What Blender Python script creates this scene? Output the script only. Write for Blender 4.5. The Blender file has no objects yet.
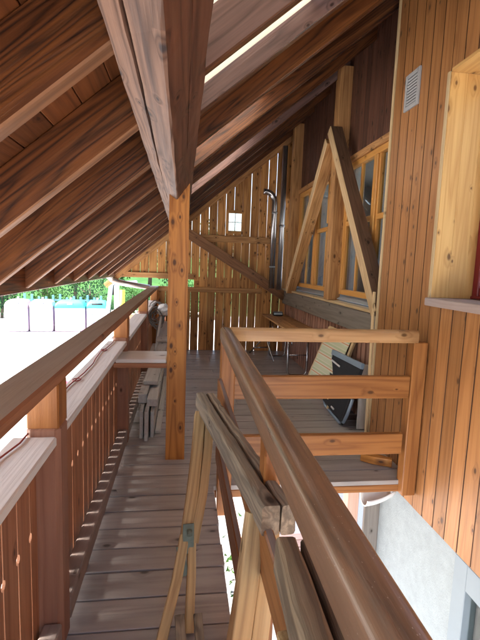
import bpy, math, random
from mathutils import Vector, Matrix
random.seed(7)
R = math.radians
sc = bpy.context.scene
COL = sc.collection

# ------------------------------------------------------------------ materials
def new_mat(name):
    m = bpy.data.materials.new(name); m.use_nodes = True
    nt = m.node_tree; nt.nodes.clear()
    out = nt.nodes.new('ShaderNodeOutputMaterial')
    return m, nt, out

def N(nt, typ, **kw):
    n = nt.nodes.new(typ)
    for k, v in kw.items():
        if k == 'ins':
            for i, val in v.items():
                n.inputs[i].default_value = val
        else:
            setattr(n, k, v)
    return n

def L(nt, a, b): nt.links.new(a, b)

def mix(nt, fac, a, b, blend='MIX'):
    n = N(nt, 'ShaderNodeMix', data_type='RGBA', blend_type=blend)
    for sock, v in ((0, fac), (6, a), (7, b)):
        if hasattr(v, 'is_output'): L(nt, v, n.inputs[sock])
        elif sock == 0: n.inputs[0].default_value = v
        else: n.inputs[sock].default_value = (v[0], v[1], v[2], 1)
    return n.outputs[2]

def mth(nt, op, a, b=None, c=None, clamp=False):
    n = N(nt, 'ShaderNodeMath', operation=op, use_clamp=clamp)
    for i, v in enumerate((a, b, c)):
        if v is None: continue
        if hasattr(v, 'is_output'): L(nt, v, n.inputs[i])
        else: n.inputs[i].default_value = v
    return n.outputs[0]

def ramp(nt, fac, lo, hi):
    n = N(nt, 'ShaderNodeMapRange', clamp=True)
    n.inputs[1].default_value = lo; n.inputs[2].default_value = hi
    L(nt, fac, n.inputs[0]); return n.outputs[0]

def vscale(nt, v, s):
    n = N(nt, 'ShaderNodeVectorMath', operation='MULTIPLY'); L(nt, v, n.inputs[0])
    n.inputs[1].default_value = s; return n.outputs[0]

def noise(nt, v, scale=1.0, detail=2.0, rough=.5, dist=0.0):
    n = N(nt, 'ShaderNodeTexNoise'); L(nt, v, n.inputs['Vector'])
    n.inputs['Scale'].default_value = scale; n.inputs['Detail'].default_value = detail
    n.inputs['Roughness'].default_value = rough; n.inputs['Distortion'].default_value = dist
    return n.outputs['Fac']

def wood(name, dark, light, knots=.5, grey=None, greyamt=0.0, rough=.6, bands=7.0, bump=.35,
         spec=.3, tonevar=.5, fibre=.5, flecks=0.0, knotcol=None, stain=None, stainamt=0.0, coat=0.0, contrast=1.0):
    """grain runs along x of the 'gc' attribute, which every board carries in its own axes"""
    m, nt, out = new_mat(name)
    at = N(nt, 'ShaderNodeAttribute', attribute_name='gc'); g = at.outputs['Vector']
    tn = N(nt, 'ShaderNodeAttribute', attribute_name='tone').outputs['Fac']
    # knots: sparse cells along the board
    vo = N(nt, 'ShaderNodeTexVoronoi', feature='F1', voronoi_dimensions='2D')
    sg = N(nt, 'ShaderNodeSeparateXYZ'); L(nt, g, sg.inputs[0])
    cg = N(nt, 'ShaderNodeCombineXYZ'); L(nt, mth(nt, 'MULTIPLY', sg.outputs[0], 5.2), cg.inputs[0])
    L(nt, mth(nt, 'MULTIPLY', mth(nt, 'ADD', sg.outputs[1], sg.outputs[2]), 9.5), cg.inputs[1]); L(nt, cg.outputs[0], vo.inputs['Vector'])
    vo.inputs['Scale'].default_value = 1.0; vo.inputs['Randomness'].default_value = 1.0
    sep = N(nt, 'ShaderNodeSeparateColor'); L(nt, vo.outputs['Color'], sep.inputs[0])
    pick = mth(nt, 'GREATER_THAN', sep.outputs[0], 1.0 - knots)
    size = mth(nt, 'MULTIPLY_ADD', sep.outputs[1], .10, .045)
    kd = mth(nt, 'DIVIDE', vo.outputs['Distance'], size)
    kcore = mth(nt, 'MULTIPLY', mth(nt, 'SUBTRACT', 1.0, ramp(nt, kd, .55, 1.15)), pick)
    khalo = mth(nt, 'MULTIPLY', mth(nt, 'SUBTRACT', 1.0, ramp(nt, kd, .3, 3.2)), pick)
    # growth bands, bent round the knots
    w = noise(nt, vscale(nt, g, (.55, 10.0, 10.0)), 1.0, 2.0, .45, .25)
    w = mth(nt, 'MULTIPLY_ADD', khalo, .16, w)
    b = mth(nt, 'PINGPONG', mth(nt, 'MULTIPLY', w, bands * 2.2), 1.0)
    b = mth(nt, 'POWER', b, 1.5)
    f = noise(nt, vscale(nt, g, (3.5, 170, 170)), 1.0, 3.0, .6)
    f2 = noise(nt, vscale(nt, g, (1.1, 30, 30)), 1.0, 3.0, .6)
    t = mth(nt, 'ADD', mth(nt, 'MULTIPLY', b, .5), mth(nt, 'MULTIPLY', f, fibre))
    t = mth(nt, 'ADD', t, mth(nt, 'MULTIPLY', f2, .55))
    t = ramp(nt, t, .75 - .5 / contrast, .75 + .5 / contrast)
    c = mix(nt, t, light, dark)
    # per board tone
    tv = mth(nt, 'MULTIPLY_ADD', tn, tonevar, 1.0 - tonevar * .5)
    comb = N(nt, 'ShaderNodeCombineXYZ')
    for i in range(3): L(nt, tv, comb.inputs[i])
    c = mix(nt, 1.0, c, comb.outputs[0], 'MULTIPLY')
    if stain:
        s = ramp(nt, noise(nt, vscale(nt, g, (1.1, 17, 17)), 1.0, 4.0, .65, .3), .48, .70)
        c = mix(nt, mth(nt, 'MULTIPLY', s, stainamt), c, stain)
    if grey:
        s = ramp(nt, noise(nt, vscale(nt, g, (1.3, 9, 9)), 1.0, 5.0, .65, .2), .30, .72)
        s = mth(nt, 'MULTIPLY', s, mth(nt, 'MULTIPLY_ADD', f, .8, .55))
        s = mth(nt, 'ADD', mth(nt, 'MULTIPLY', s, greyamt), greyamt * .35, clamp=True)
        c = mix(nt, s, c, grey)
    kc = knotcol or tuple(.28 * x for x in dark)
    c = mix(nt, mth(nt, 'MULTIPLY', khalo, .45), c, tuple(.62 * x for x in dark))
    c = mix(nt, mth(nt, 'MULTIPLY', kcore, .85), c, kc)
    if flecks:
        v2 = N(nt, 'ShaderNodeTexVoronoi', feature='F1'); L(nt, vscale(nt, g, (22, 60, 60)), v2.inputs['Vector'])
        s2 = N(nt, 'ShaderNodeSeparateColor'); L(nt, v2.outputs['Color'], s2.inputs[0])
        fl = mth(nt, 'MULTIPLY', mth(nt, 'LESS_THAN', v2.outputs['Distance'], .16), mth(nt, 'GREATER_THAN', s2.outputs[0], .86))
        c = mix(nt, mth(nt, 'MULTIPLY', fl, flecks), c, (.55, .46, .38))
        wr = ramp(nt, noise(nt, vscale(nt, g, (3.0, 14, 14)), 1.0, 5.0, .7), .52, .68)
        c = mix(nt, mth(nt, 'MULTIPLY', wr, .45), c, tuple(1.7 * x for x in light))
    p = N(nt, 'ShaderNodeBsdfPrincipled'); L(nt, c, p.inputs['Base Color'])
    rr = mth(nt, 'MULTIPLY_ADD', f2, .5 if flecks else .3, rough - (.22 if flecks else .15)); L(nt, rr, p.inputs['Roughness'])
    p.inputs['Specular IOR Level'].default_value = spec
    p.inputs['Coat Weight'].default_value = coat; p.inputs['Coat Roughness'].default_value = .25
    h = mth(nt, 'ADD', mth(nt, 'MULTIPLY', f, .6), mth(nt, 'MULTIPLY', f2, .6))
    h = mth(nt, 'SUBTRACT', h, mth(nt, 'MULTIPLY', b, .25))
    bp = N(nt, 'ShaderNodeBump'); bp.inputs['Strength'].default_value = bump
    bp.inputs['Distance'].default_value = .004; L(nt, h, bp.inputs['Height']); L(nt, bp.outputs[0], p.inputs['Normal'])
    L(nt, p.outputs[0], out.inputs[0])
    return m

def plain(name, col, rough=.5, metal=0.0, spec=.5, var=.12, vscale_=6.0, bump=0.0, bscale=60.0):
    m, nt, out = new_mat(name)
    tc = N(nt, 'ShaderNodeTexCoord').outputs['Object']
    n1 = noise(nt, tc, vscale_, 4.0, .6)
    c = mix(nt, n1, tuple(x * (1 - var) for x in col), tuple(min(1, x * (1 + var)) for x in col))
    p = N(nt, 'ShaderNodeBsdfPrincipled'); L(nt, c, p.inputs['Base Color'])
    p.inputs['Roughness'].default_value = rough; p.inputs['Metallic'].default_value = metal
    p.inputs['Specular IOR Level'].default_value = spec
    if bump:
        bp = N(nt, 'ShaderNodeBump'); bp.inputs['Strength'].default_value = bump; bp.inputs['Distance'].default_value = .006
        L(nt, noise(nt, tc, bscale, 4.0, .65), bp.inputs['Height']); L(nt, bp.outputs[0], p.inputs['Normal'])
    L(nt, p.outputs[0], out.inputs[0])
    return m

M = {}
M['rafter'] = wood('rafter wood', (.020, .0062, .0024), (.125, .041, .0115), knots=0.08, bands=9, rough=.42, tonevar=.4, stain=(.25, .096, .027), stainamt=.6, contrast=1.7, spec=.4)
M['rafter_skylit'] = wood('weathered skylit rafter wood', (.058, .029, .023), (.19, .108, .090), knots=.4, grey=(.16, .12, .12), greyamt=.3, bands=8, rough=.5, contrast=1.5)
M['rafter_lit_edge'] = wood('rafter lit edge wood', (.10, .042, .018), (.27, .13, .062), knots=.25, grey=(.28, .20, .15), greyamt=.12, rough=.55)
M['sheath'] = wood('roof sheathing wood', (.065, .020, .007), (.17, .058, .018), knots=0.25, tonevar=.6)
M['purlin'] = wood('purlin wood', (.085, .040, .024), (.25, .142, .096), knots=0.3, grey=(.22, .165, .145), greyamt=.16, bands=9, contrast=1.7, stain=(.05, .038, .042), stainamt=.7, rough=.55, knotcol=(.03, .026, .032), spec=.35)
M['purlin_shaded'] = wood('purlin shaded side wood', (.045, .017, .010), (.125, .052, .030), knots=.35, bands=8, rough=.5, contrast=1.4)
M['post'] = wood('orange post wood', (.28, .095, .019), (.62, .27, .062), knots=.7, bands=6, rough=.48, tonevar=.15, knotcol=(.05, .018, .007), coat=.1, contrast=1.2)
M['rail_orange'] = wood('orange railing wood', (.21, .074, .018), (.41, .175, .052), knots=.10, bands=5, rough=.40, tonevar=.25, coat=.1, contrast=1.2)
M['handrail'] = wood('varnished handrail wood', (.060, .026, .012), (.25, .125, .063), knots=.06, bands=6, rough=.34, tonevar=.15, spec=.6, coat=.4, bump=.45, grey=(.33, .235, .165), greyamt=.35, contrast=1.7, flecks=.8)
M['handrail_weather'] = wood('weathered handrail wood', (.54, .44, .31), (.80, .70, .52), knots=.12, grey=(.62, .59, .50), greyamt=.8, rough=.5)
M['rail_brown'] = wood('brown balustrade wood', (.24, .100, .048), (.47, .228, .122), knots=.15, bands=6, rough=.55, tonevar=.3)
M['post_brown'] = wood('reddish post wood', (.20, .082, .046), (.38, .185, .115), knots=.1, rough=.55, tonevar=.2, grey=(.36, .24, .18), greyamt=.2)
M['ledge'] = wood('bleached ledge wood', (.56, .56, .52), (.78, .78, .74), knots=.1, grey=(.70, .71, .70), greyamt=.6, rough=.75)
M['kerb'] = wood('grey brown kerb wood', (.17, .12, .10), (.33, .25, .22), knots=.2, grey=(.30, .26, .24), greyamt=.6, rough=.55)
M['deck'] = wood('grey brown deck wood', (.120, .096, .084), (.40, .345, .315), knots=.1, grey=(.42, .395, .375), greyamt=.7, rough=.34, tonevar=.6, bands=5, spec=.7, bump=.45, contrast=1.2)
M['clad'] = wood('orange cladding wood', (.235, .094, .028), (.45, .212, .078), knots=.32, bands=6, rough=.45, tonevar=.36, knotcol=(.055, .024, .011), spec=.4, contrast=.9)
M['clad_joint'] = wood('dark board joint wood', (.035, .014, .007), (.075, .032, .016), knots=.1)
M['handrail_light'] = wood('light handrail wood', (.34, .175, .070), (.58, .36, .17), knots=.2, bands=6, rough=.4, coat=.2)
M['clad_dark'] = wood('dark cladding wood', (.055, .024, .016), (.15, .065, .040), knots=.4, rough=.6, tonevar=.5)
M['pine'] = wood('light pine wood', (.50, .255, .078), (.72, .44, .165), knots=0.55, bands=6, rough=.42, tonevar=.15, knotcol=(.13, .055, .02))
M['timber'] = wood('timber frame wood', (.27, .12, .042), (.58, .32, .13), knots=0.35, bands=8, rough=.6, tonevar=.3, contrast=1.2)
M['brace_dark'] = wood('dark brace wood', (.085, .045, .026), (.20, .115, .072), knots=.3, bands=8, rough=.6)
M['brace_lit'] = wood('pale lit brace edge wood', (.42, .27, .13), (.66, .48, .28), knots=.2, bands=8, rough=.6)
M['grey_beam'] = wood('weathered grey beam wood', (.14, .115, .095), (.30, .265, .235), knots=.3, grey=(.26, .235, .21), greyamt=.5, bands=6, rough=.75)
M['gable'] = wood('gable board wood', (.28, .112, .032), (.58, .30, .098), knots=.45, bands=5, rough=.55, tonevar=.65, knotcol=(.05, .021, .009), contrast=1.3)
M['window_wood'] = wood('golden window frame wood', (.50, .215, .045), (.70, .37, .105), knots=.05, bands=5, rough=.4, tonevar=.15, coat=.2)
M['grey_plank'] = wood('weathered plank wood', (.36, .34, .30), (.62, .60, .55), knots=.15, grey=(.58, .57, .54), greyamt=.6, rough=.8, tonevar=.3)
M['trestle_top'] = wood('weathered trestle wood', (.085, .062, .042), (.50, .40, .27), knots=.3, grey=(.42, .35, .26), greyamt=.5, bands=8, rough=.8, bump=1.0, stain=(.055, .048, .04), stainamt=.8, fibre=.9, contrast=1.5)
M['trestle_leg'] = wood('trestle leg wood', (.36, .215, .085), (.68, .48, .225), knots=.3, grey=(.48, .38, .25), greyamt=.25, bands=8, rough=.7, bump=.6, contrast=1.3)
M['sill'] = wood('weathered sill wood', (.30, .20, .165), (.50, .37, .31), knots=.1, grey=(.42, .37, .37), greyamt=.6, rough=.65)
M['pink_wood'] = wood('pale pink board wood', (.46, .28, .21), (.62, .42, .34), knots=.1, rough=.7)
M['gable_brace'] = wood('gable brace wood', (.14, .058, .024), (.34, .165, .075), knots=.4, rough=.55)
M['lower_board'] = wood('pinkish brown board wood', (.24, .115, .078), (.46, .26, .19), knots=.2, rough=.6, tonevar=.4)
M['ground_dimmer'] = plain('grey terrace concrete', (.23, .23, .23), rough=.9, var=.25, vscale_=5)
M['lath'] = wood('pale lath wood', (.52, .37, .19), (.70, .54, .32), knots=.1, rough=.6)
M['metal_hinge'] = plain('green worn hinge metal', (.20, .24, .19), rough=.6, metal=.5, var=.5, vscale_=30)
M['zinc'] = plain('zinc pipe metal', (.42, .43, .44), rough=.35, metal=.9, var=.2)
M['flue'] = plain('grey flue metal', (.40, .40, .41), rough=.22, metal=.9, var=.25)
M['flash'] = plain('blue grey flashing metal', (.48, .58, .66), rough=.35, metal=.3)
M['plaster'] = plain('white rough plaster', (.33, .375, .40), rough=.9, spec=.2, var=.2, vscale_=14, bump=1.0, bscale=70)
M['frame_grey'] = plain('pale grey window frame paint', (.22, .27, .31), rough=.5, var=.06)
M['red_paint'] = plain('dark red window paint', (.20, .012, .020), rough=.35, var=.1)
M['vent'] = plain('grey vent plastic', (.36, .37, .38), rough=.5, var=.1)
M['black'] = plain('black plastic', (.012, .013, .015), rough=.45, var=.2)
M['black_fabric'] = plain('black fabric', (.016, .019, .024), rough=.7, var=.3, vscale_=14)
M['blue_grey'] = plain('blue grey frame paint', (.24, .32, .40), rough=.4, var=.15)
M['chrome'] = plain('dull chrome tube', (.50, .50, .50), rough=.25, metal=1.0)
M['white_plastic'] = plain('white plastic', (.76, .77, .76), rough=.45, var=.05)
M['bin_white'] = plain('lilac white bin plastic', (.62, .52, .61), rough=.5, var=.06, vscale_=1.5)
M['bin_lilac'] = plain('grey lilac bin lid plastic', (.40, .32, .40), rough=.5, var=.06)
M['bin_pink'] = plain('pink bin plastic', (.70, .36, .56), rough=.5, var=.06)
M['bin_teal'] = plain('teal bin plastic', (.05, .38, .41), rough=.5, var=.08)
M['hole_dark'] = plain('dark opening', (.02, .02, .022), rough=.8)
M['mark_grey'] = plain('grey printed mark', (.34, .34, .38), rough=.6)
M['mark_blue'] = plain('blue printed mark', (.20, .30, .52), rough=.6)
M['mark_green'] = plain('green printed mark', (.28, .45, .25), rough=.6)
M['cable'] = plain('reddish cable rubber', (.28, .06, .05), rough=.5)
M['coil'] = plain('grey cable rubber', (.22, .22, .21), rough=.5, var=.3)
M['yellow'] = plain('yellow paint', (.75, .62, .04), rough=.5)
M['orange'] = plain('orange brick paint', (.55, .22, .12), rough=.7)
M['blue_fence'] = plain('blue fence paint', (.09, .25, .36), rough=.6, var=.15)
M['grey_pole'] = plain('grey steel pole', (.46, .47, .50), rough=.5, metal=.2)
M['red'] = plain('red plastic', (.6, .03, .05), rough=.5)
M['blue_sheet'] = plain('pale blue sheet', (.30, .48, .62), rough=.5, var=.12)
M['roof_top'] = plain('dark roof tile', (.10, .05, .04), rough=.8)
M['room'] = plain('dim room plaster', (.20, .19, .18), rough=.9)
M['bark'] = plain('tree bark', (.10, .075, .055), rough=.9, var=.3)
M['concrete'] = plain('pale path concrete', (.62, .60, .57), rough=.9, var=.06)

def glass_mat():
    m, nt, out = new_mat('window pane glass')
    fr = N(nt, 'ShaderNodeLayerWeight'); fr.inputs[0].default_value = .5
    tr = N(nt, 'ShaderNodeBsdfTransparent'); tr.inputs[0].default_value = (.80, .84, .83, 1)
    gl = N(nt, 'ShaderNodeBsdfGlossy'); gl.inputs['Roughness'].default_value = .03
    mx = N(nt, 'ShaderNodeMixShader'); L(nt, mth(nt, 'MULTIPLY_ADD', mth(nt, 'POWER', fr.outputs[1], 4.0), .85, .05, clamp=True), mx.inputs[0])
    L(nt, tr.outputs[0], mx.inputs[1]); L(nt, gl.outputs[0], mx.inputs[2]); L(nt, mx.outputs[0], out.inputs[0])
    return m
M['glass'] = glass_mat()

def translucent_mat(nm, ca, cb):
    m, nt, out = new_mat(nm)
    tc = N(nt, 'ShaderNodeTexCoord').outputs['Object']
    c = mix(nt, noise(nt, tc, 3.0, 4.0), ca, cb)
    tl = N(nt, 'ShaderNodeBsdfTranslucent'); L(nt, c, tl.inputs[0])
    df = N(nt, 'ShaderNodeBsdfDiffuse'); L(nt, c, df.inputs[0])
    mx = N(nt, 'ShaderNodeMixShader'); mx.inputs[0].default_value = .18
    L(nt, tl.outputs[0], mx.inputs[1]); L(nt, df.outputs[0], mx.inputs[2]); L(nt, mx.outputs[0], out.inputs[0])
    return m
M['rooflight'] = translucent_mat('cream roof light sheet', (.35, .33, .29), (.46, .44, .39))
M['rooflight_and_fill'] = translucent_mat('white roof light and fill sheet', (.88, .86, .80), (.94, .92, .88))

def leaf_mat(name, a, b):
    m, nt, out = new_mat(name)
    tn = N(nt, 'ShaderNodeAttribute', attribute_name='tone').outputs['Fac']
    c = mix(nt, tn, a, b)
    df = N(nt, 'ShaderNodeBsdfDiffuse'); L(nt, c, df.inputs[0])
    tl = N(nt, 'ShaderNodeBsdfTranslucent'); L(nt, c, tl.inputs[0])
    mx = N(nt, 'ShaderNodeMixShader'); mx.inputs[0].default_value = .35
    L(nt, df.outputs[0], mx.inputs[1]); L(nt, tl.outputs[0], mx.inputs[2]); L(nt, mx.outputs[0], out.inputs[0])
    return m
def curtain_mat():
    m, nt, out = new_mat('thin grey curtain cloth')
    tl = N(nt, 'ShaderNodeBsdfTranslucent'); tl.inputs[0].default_value = (.34, .36, .38, 1)
    df = N(nt, 'ShaderNodeBsdfDiffuse'); df.inputs[0].default_value = (.50, .52, .54, 1)
    mx = N(nt, 'ShaderNodeMixShader'); mx.inputs[0].default_value = .5
    L(nt, tl.outputs[0], mx.inputs[1]); L(nt, df.outputs[0], mx.inputs[2]); L(nt, mx.outputs[0], out.inputs[0]); return m
M['curtain'] = curtain_mat()
M['leaf'] = leaf_mat('green leaves', (.012, .042, .012), (.06, .13, .035))
M['leaf2'] = leaf_mat('blue green leaves', (.012, .042, .024), (.05, .11, .055))

def ground_mat():
    m, nt, out = new_mat('pale gravel ground')
    tc = N(nt, 'ShaderNodeTexCoord').outputs['Object']
    n1 = noise(nt, tc, .35, 4.0, .6); n2 = noise(nt, tc, 45.0, 3.0, .6)
    c = mix(nt, n2, (.40, .39, .37), (.62, .61, .59))
    c = mix(nt, ramp(nt, n1, .55, .75), c, (.50, .48, .44))
    p = N(nt, 'ShaderNodeBsdfPrincipled'); L(nt, c, p.inputs['Base Color']); p.inputs['Roughness'].default_value = .9
    p.inputs['Specular IOR Level'].default_value = .2
    L(nt, p.outputs[0], out.inputs[0]); return m
M['ground'] = ground_mat()

def lawn_mat():
    m, nt, out = new_mat('meadow grass')
    tc = N(nt, 'ShaderNodeTexCoord').outputs['Object']
    c = mix(nt, ramp(nt, noise(nt, tc, .6, 6.0, .7), .35, .7), (.018, .065, .014), (.06, .14, .035))
    c = mix(nt, ramp(nt, noise(nt, tc, 6.0, 3.0, .7), .4, .7), c, (.03, .09, .03))
    p = N(nt, 'ShaderNodeBsdfPrincipled'); L(nt, c, p.inputs['Base Color']); p.inputs['Roughness'].default_value = .9
    p.inputs['Specular IOR Level'].default_value = .1
    L(nt, p.outputs[0], out.inputs[0]); return m
M['lawn'] = lawn_mat()

def stripe_mat():
    m, nt, out = new_mat('striped deckchair cloth')
    at = N(nt, 'ShaderNodeAttribute', attribute_name='gc')
    sx = N(nt, 'ShaderNodeSeparateXYZ'); L(nt, at.outputs['Vector'], sx.inputs[0])
    fr = mth(nt, 'FRACT', mth(nt, 'MULTIPLY', sx.outputs[0], 8.3))
    cr = N(nt, 'ShaderNodeValToRGB'); L(nt, fr, cr.inputs[0]); cr.color_ramp.interpolation = 'CONSTANT'
    e = cr.color_ramp.elements
    e[0].position = 0; e[0].color = (.60, .62, .42, 1); e[1].position = .38; e[1].color = (.70, .66, .52, 1)
    for p_, c_ in ((.50, (.66, .33, .16, 1)), (.60, (.70, .66, .52, 1)), (.72, (.52, .57, .34, 1)), (.92, (.70, .66, .52, 1))):
        x = e.new(p_); x.color = c_
    p = N(nt, 'ShaderNodeBsdfPrincipled'); L(nt, cr.outputs[0], p.inputs['Base Color']); p.inputs['Roughness'].default_value = .85
    L(nt, p.outputs[0], out.inputs[0]); return m
M['stripe'] = stripe_mat()

# ------------------------------------------------------------------ mesh helpers
def basis(u, v=None):
    u = Vector(u).normalized()
    if v is None: v = Vector((0, 0, 1)) if abs(u.z) < .9 else Vector((1, 0, 0))
    v = (Vector(v) - u * u.dot(Vector(v))).normalized()
    return u, v, u.cross(v)

class MB:
    def __init__(s): s.v = []; s.f = []; s.gc = []; s.tone = []; s.mi = []; s.sm = []
    def add(s, verts, faces, gcs, tone=None, mi=0, smooth=False):
        b = len(s.v); off = Vector((random.uniform(0, 90), random.uniform(0, 90), random.uniform(0, 90)))
        t = random.random() if tone is None else tone
        s.v += [Vector(q) for q in verts]; s.gc += [Vector(q) + off for q in gcs]; s.tone += [t] * len(verts)
        for i, fc in enumerate(faces):
            s.f.append([b + k for k in fc]); s.mi.append(mi[i] if isinstance(mi, (list, tuple)) else mi); s.sm.append(smooth)
        return s
    def box(s, c, size, ax=None, bev=.003, tone=None, mi=0, top=None, grain=None):
        """box at centre c with local axes ax (3 vectors); top: material index of the faces that look up"""
        c = Vector(c); ax = [Vector(a).normalized() for a in ax] if ax else [Vector((1, 0, 0)), Vector((0, 1, 0)), Vector((0, 0, 1))]
        h = [d / 2 for d in size]; bev = min(bev, min(h) * .6)
        lg = grain if grain is not None else max(range(3), key=lambda i: size[i]); oth = [i for i in range(3) if i != lg]
        vs, gs, idx = [], [], {}
        sg = (-1, 1)
        for sx in sg:
            for sy in sg:
                for sz in sg:
                    for k in range(3):
                        l = [sx * h[0], sy * h[1], sz * h[2]]
                        for j in range(3):
                            if j != k: l[j] -= (sx, sy, sz)[j] * bev
                        idx[(sx, sy, sz, k)] = len(vs)
                        vs.append(c + ax[0] * l[0] + ax[1] * l[1] + ax[2] * l[2]); gs.append((l[lg], l[oth[0]], l[oth[1]]))
        fs = []
        for k in range(3):
            a, b = [i for i in range(3) if i != k]
            for sk in sg:
                q = []
                for sa, sb in ((-1, -1), (1, -1), (1, 1), (-1, 1)):
                    t = [0, 0, 0]; t[k] = sk; t[a] = sa; t[b] = sb; q.append(idx[(*t, k)])
                fs.append(q)
        for k in range(3):
            a, b = [i for i in range(3) if i != k]
            for sa in sg:
                for sb in sg:
                    t0 = [0, 0, 0]; t0[a] = sa; t0[b] = sb; t1 = t0[:]; t0[k] = -1; t1[k] = 1
                    fs.append([idx[(*t0, a)], idx[(*t1, a)], idx[(*t1, b)], idx[(*t0, b)]])
        for sx in sg:
            for sy in sg:
                for sz in sg: fs.append([idx[(sx, sy, sz, k)] for k in range(3)])
        mis = []
        for i, q in enumerate(fs):
            p0, p1, p2 = vs[q[0]], vs[q[1]], vs[q[2]]
            n = (p1 - p0).cross(p2 - p0); mid = sum((vs[k] for k in q), Vector()) / len(q)
            if n.dot(mid - c) < 0: fs[i] = q[::-1]; n = -n
            mis.append(top if (top is not None and n.length > 0 and n.normalized().z > .8) else mi)
        return s.add(vs, fs, gs, tone, mis)
    def bar(s, a, b, w, t, up=None, bev=.003, tone=None, mi=0, top=None):
        """board from a to b, w wide across, t thick along 'up'"""
        a, b = Vector(a), Vector(b); u, v, x = basis(b - a, up)
        return s.box((a + b) / 2, ((b - a).length, t, w), (u, v, x), bev, tone, mi, top, grain=0)
    def prism(s, poly, o, U, V, W, length, tone=None, mi=0):
        o, U, V, W = Vector(o), Vector(U), Vector(V), Vector(W); n = len(poly)
        vs = [o + U * p[0] + V * p[1] + W * l for l in (0, length) for p in poly]
        gs = [(l, p[0], p[1]) for l in (0, length) for p in poly]
        fs = [list(range(n))[::-1], list(range(n, 2 * n))] + [[i, (i + 1) % n, n + (i + 1) % n, n + i] for i in range(n)]
        area = sum(poly[i][0] * poly[(i + 1) % n][1] - poly[(i + 1) % n][0] * poly[i][1] for i in range(n))
        if (U.cross(V).dot(W) > 0) != (area > 0): fs = [q[::-1] for q in fs]
        return s.add(vs, fs, gs, tone, mi)
    def loft(s, secs, closed=True, caps=True, tone=None, mi=0, smooth=True, gcs=None):
        """secs: list of rings of points"""
        n = len(secs[0]); vs = [Vector(p) for r in secs for p in r]; gs = []
        d = 0.0; prev = None
        for k, r in enumerate(secs):
            cen = sum((Vector(p) for p in r), Vector()) / n
            if prev is not None: d += (cen - prev).length
            prev = cen
            for i, p in enumerate(r):
                q = Vector(p) - cen; gs.append((d, i / n * .6, q.length) if gcs is None else (d, gcs[i][0], gcs[i][1]))
        fs = []
        for k in range(len(secs) - 1):
            for i in range(n if closed else n - 1):
                j = (i + 1) % n; fs.append([k * n + i, k * n + j, (k + 1) * n + j, (k + 1) * n + i])
        nf = len(fs)
        if caps and closed:
            fs.append(list(range(n))[::-1]); fs.append([(len(secs) - 1) * n + i for i in range(n)])
        # outward check on the first side face
        q = fs[0]; cen = sum((vs[i] for i in range(2 * n)), Vector()) / (2 * n)
        mid = sum((vs[k] for k in q), Vector()) / 4; nn = (vs[q[1]] - vs[q[0]]).cross(vs[q[2]] - vs[q[0]])
        if nn.dot(mid - cen) < 0: fs = [q[::-1] for q in fs]
        s.add(vs, fs, gs, tone, mi, smooth)
        for i in range(len(fs) - nf): s.sm[-1 - i] = False
        return s
    def tube(s, pts, r, seg=10, tone=None, mi=0):
        pts = [Vector(p) for p in pts]; secs = []; v = None
        for i, p in enumerate(pts):
            d = (pts[min(i + 1, len(pts) - 1)] - pts[max(i - 1, 0)])
            u, v, x = basis(d, v)
            rr = r[i] if isinstance(r, (list, tuple)) else r
            secs.append([p + v * rr * math.cos(2 * math.pi * k / seg) + x * rr * math.sin(2 * math.pi * k / seg) for k in range(seg)])
        return s.loft(secs, tone=tone, mi=mi)
    def build(s, name, mats, parent=None, label=None, kind=None):
        me = bpy.data.meshes.new(name)
        base = parent_loc(parent)
        me.from_pydata([tuple(p - base) for p in s.v], [], s.f)
        a = me.attributes.new('gc', 'FLOAT_VECTOR', 'POINT'); a.data.foreach_set('vector', [x for g in s.gc for x in g])
        t = me.attributes.new('tone', 'FLOAT', 'POINT'); t.data.foreach_set('value', s.tone)
        for m in (mats if isinstance(mats, (list, tuple)) else [mats]): me.materials.append(M[m])
        me.polygons.foreach_set('material_index', s.mi); me.polygons.foreach_set('use_smooth', s.sm)
        me.update()
        o = bpy.data.objects.new(name, me); COL.objects.link(o)
        if parent: o.parent = parent
        if label: o['label'] = label
        if kind: o['kind'] = kind
        return o

LOC = {}
def parent_loc(o):
    p = Vector()
    while o is not None:
        p += LOC.get(o.name, Vector()); o = o.parent
    return p

def thing(name, label, cat, loc=(0, 0, 0), group=None):
    o = bpy.data.objects.new(name, None); COL.objects.link(o); o.location = loc; LOC[o.name] = Vector(loc)
    o.empty_display_size = .1
    tag(o, label, cat, group); return o

def tag(o, label, cat, group=None):
    o['label'] = label; o['category'] = cat; o['kind'] = 'thing'
    if group: o['group'] = group
    return o

X, Y, Z = Vector((1, 0, 0)), Vector((0, 1, 0)), Vector((0, 0, 1))
J = lambda a: random.uniform(-a, a)

# ------------------------------------------------------------------ key numbers (metres; camera stands at x=y=0, deck top is z=0)
S = .84                                   # roof slope
CA, SA = 1 / math.sqrt(1 + S * S), S / math.sqrt(1 + S * S)
UP = Vector((CA, 0, SA)); NRM = Vector((-SA, 0, CA))    # along the slope / out of the roof
rz = lambda x: 2.231 + S * x              # underside of the rafters
GY = 7.57                                 # gable wall
WX = 1.70                                 # cladding face of the house
RX = 1.87                                 # recessed timber wall
GZ = -2.6                                 # yard level
YB = -2.2                                 # deck and wall run back to here behind the camera
RB = -.75                                 # the roof stops here: the gallery behind the viewer is open

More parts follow.
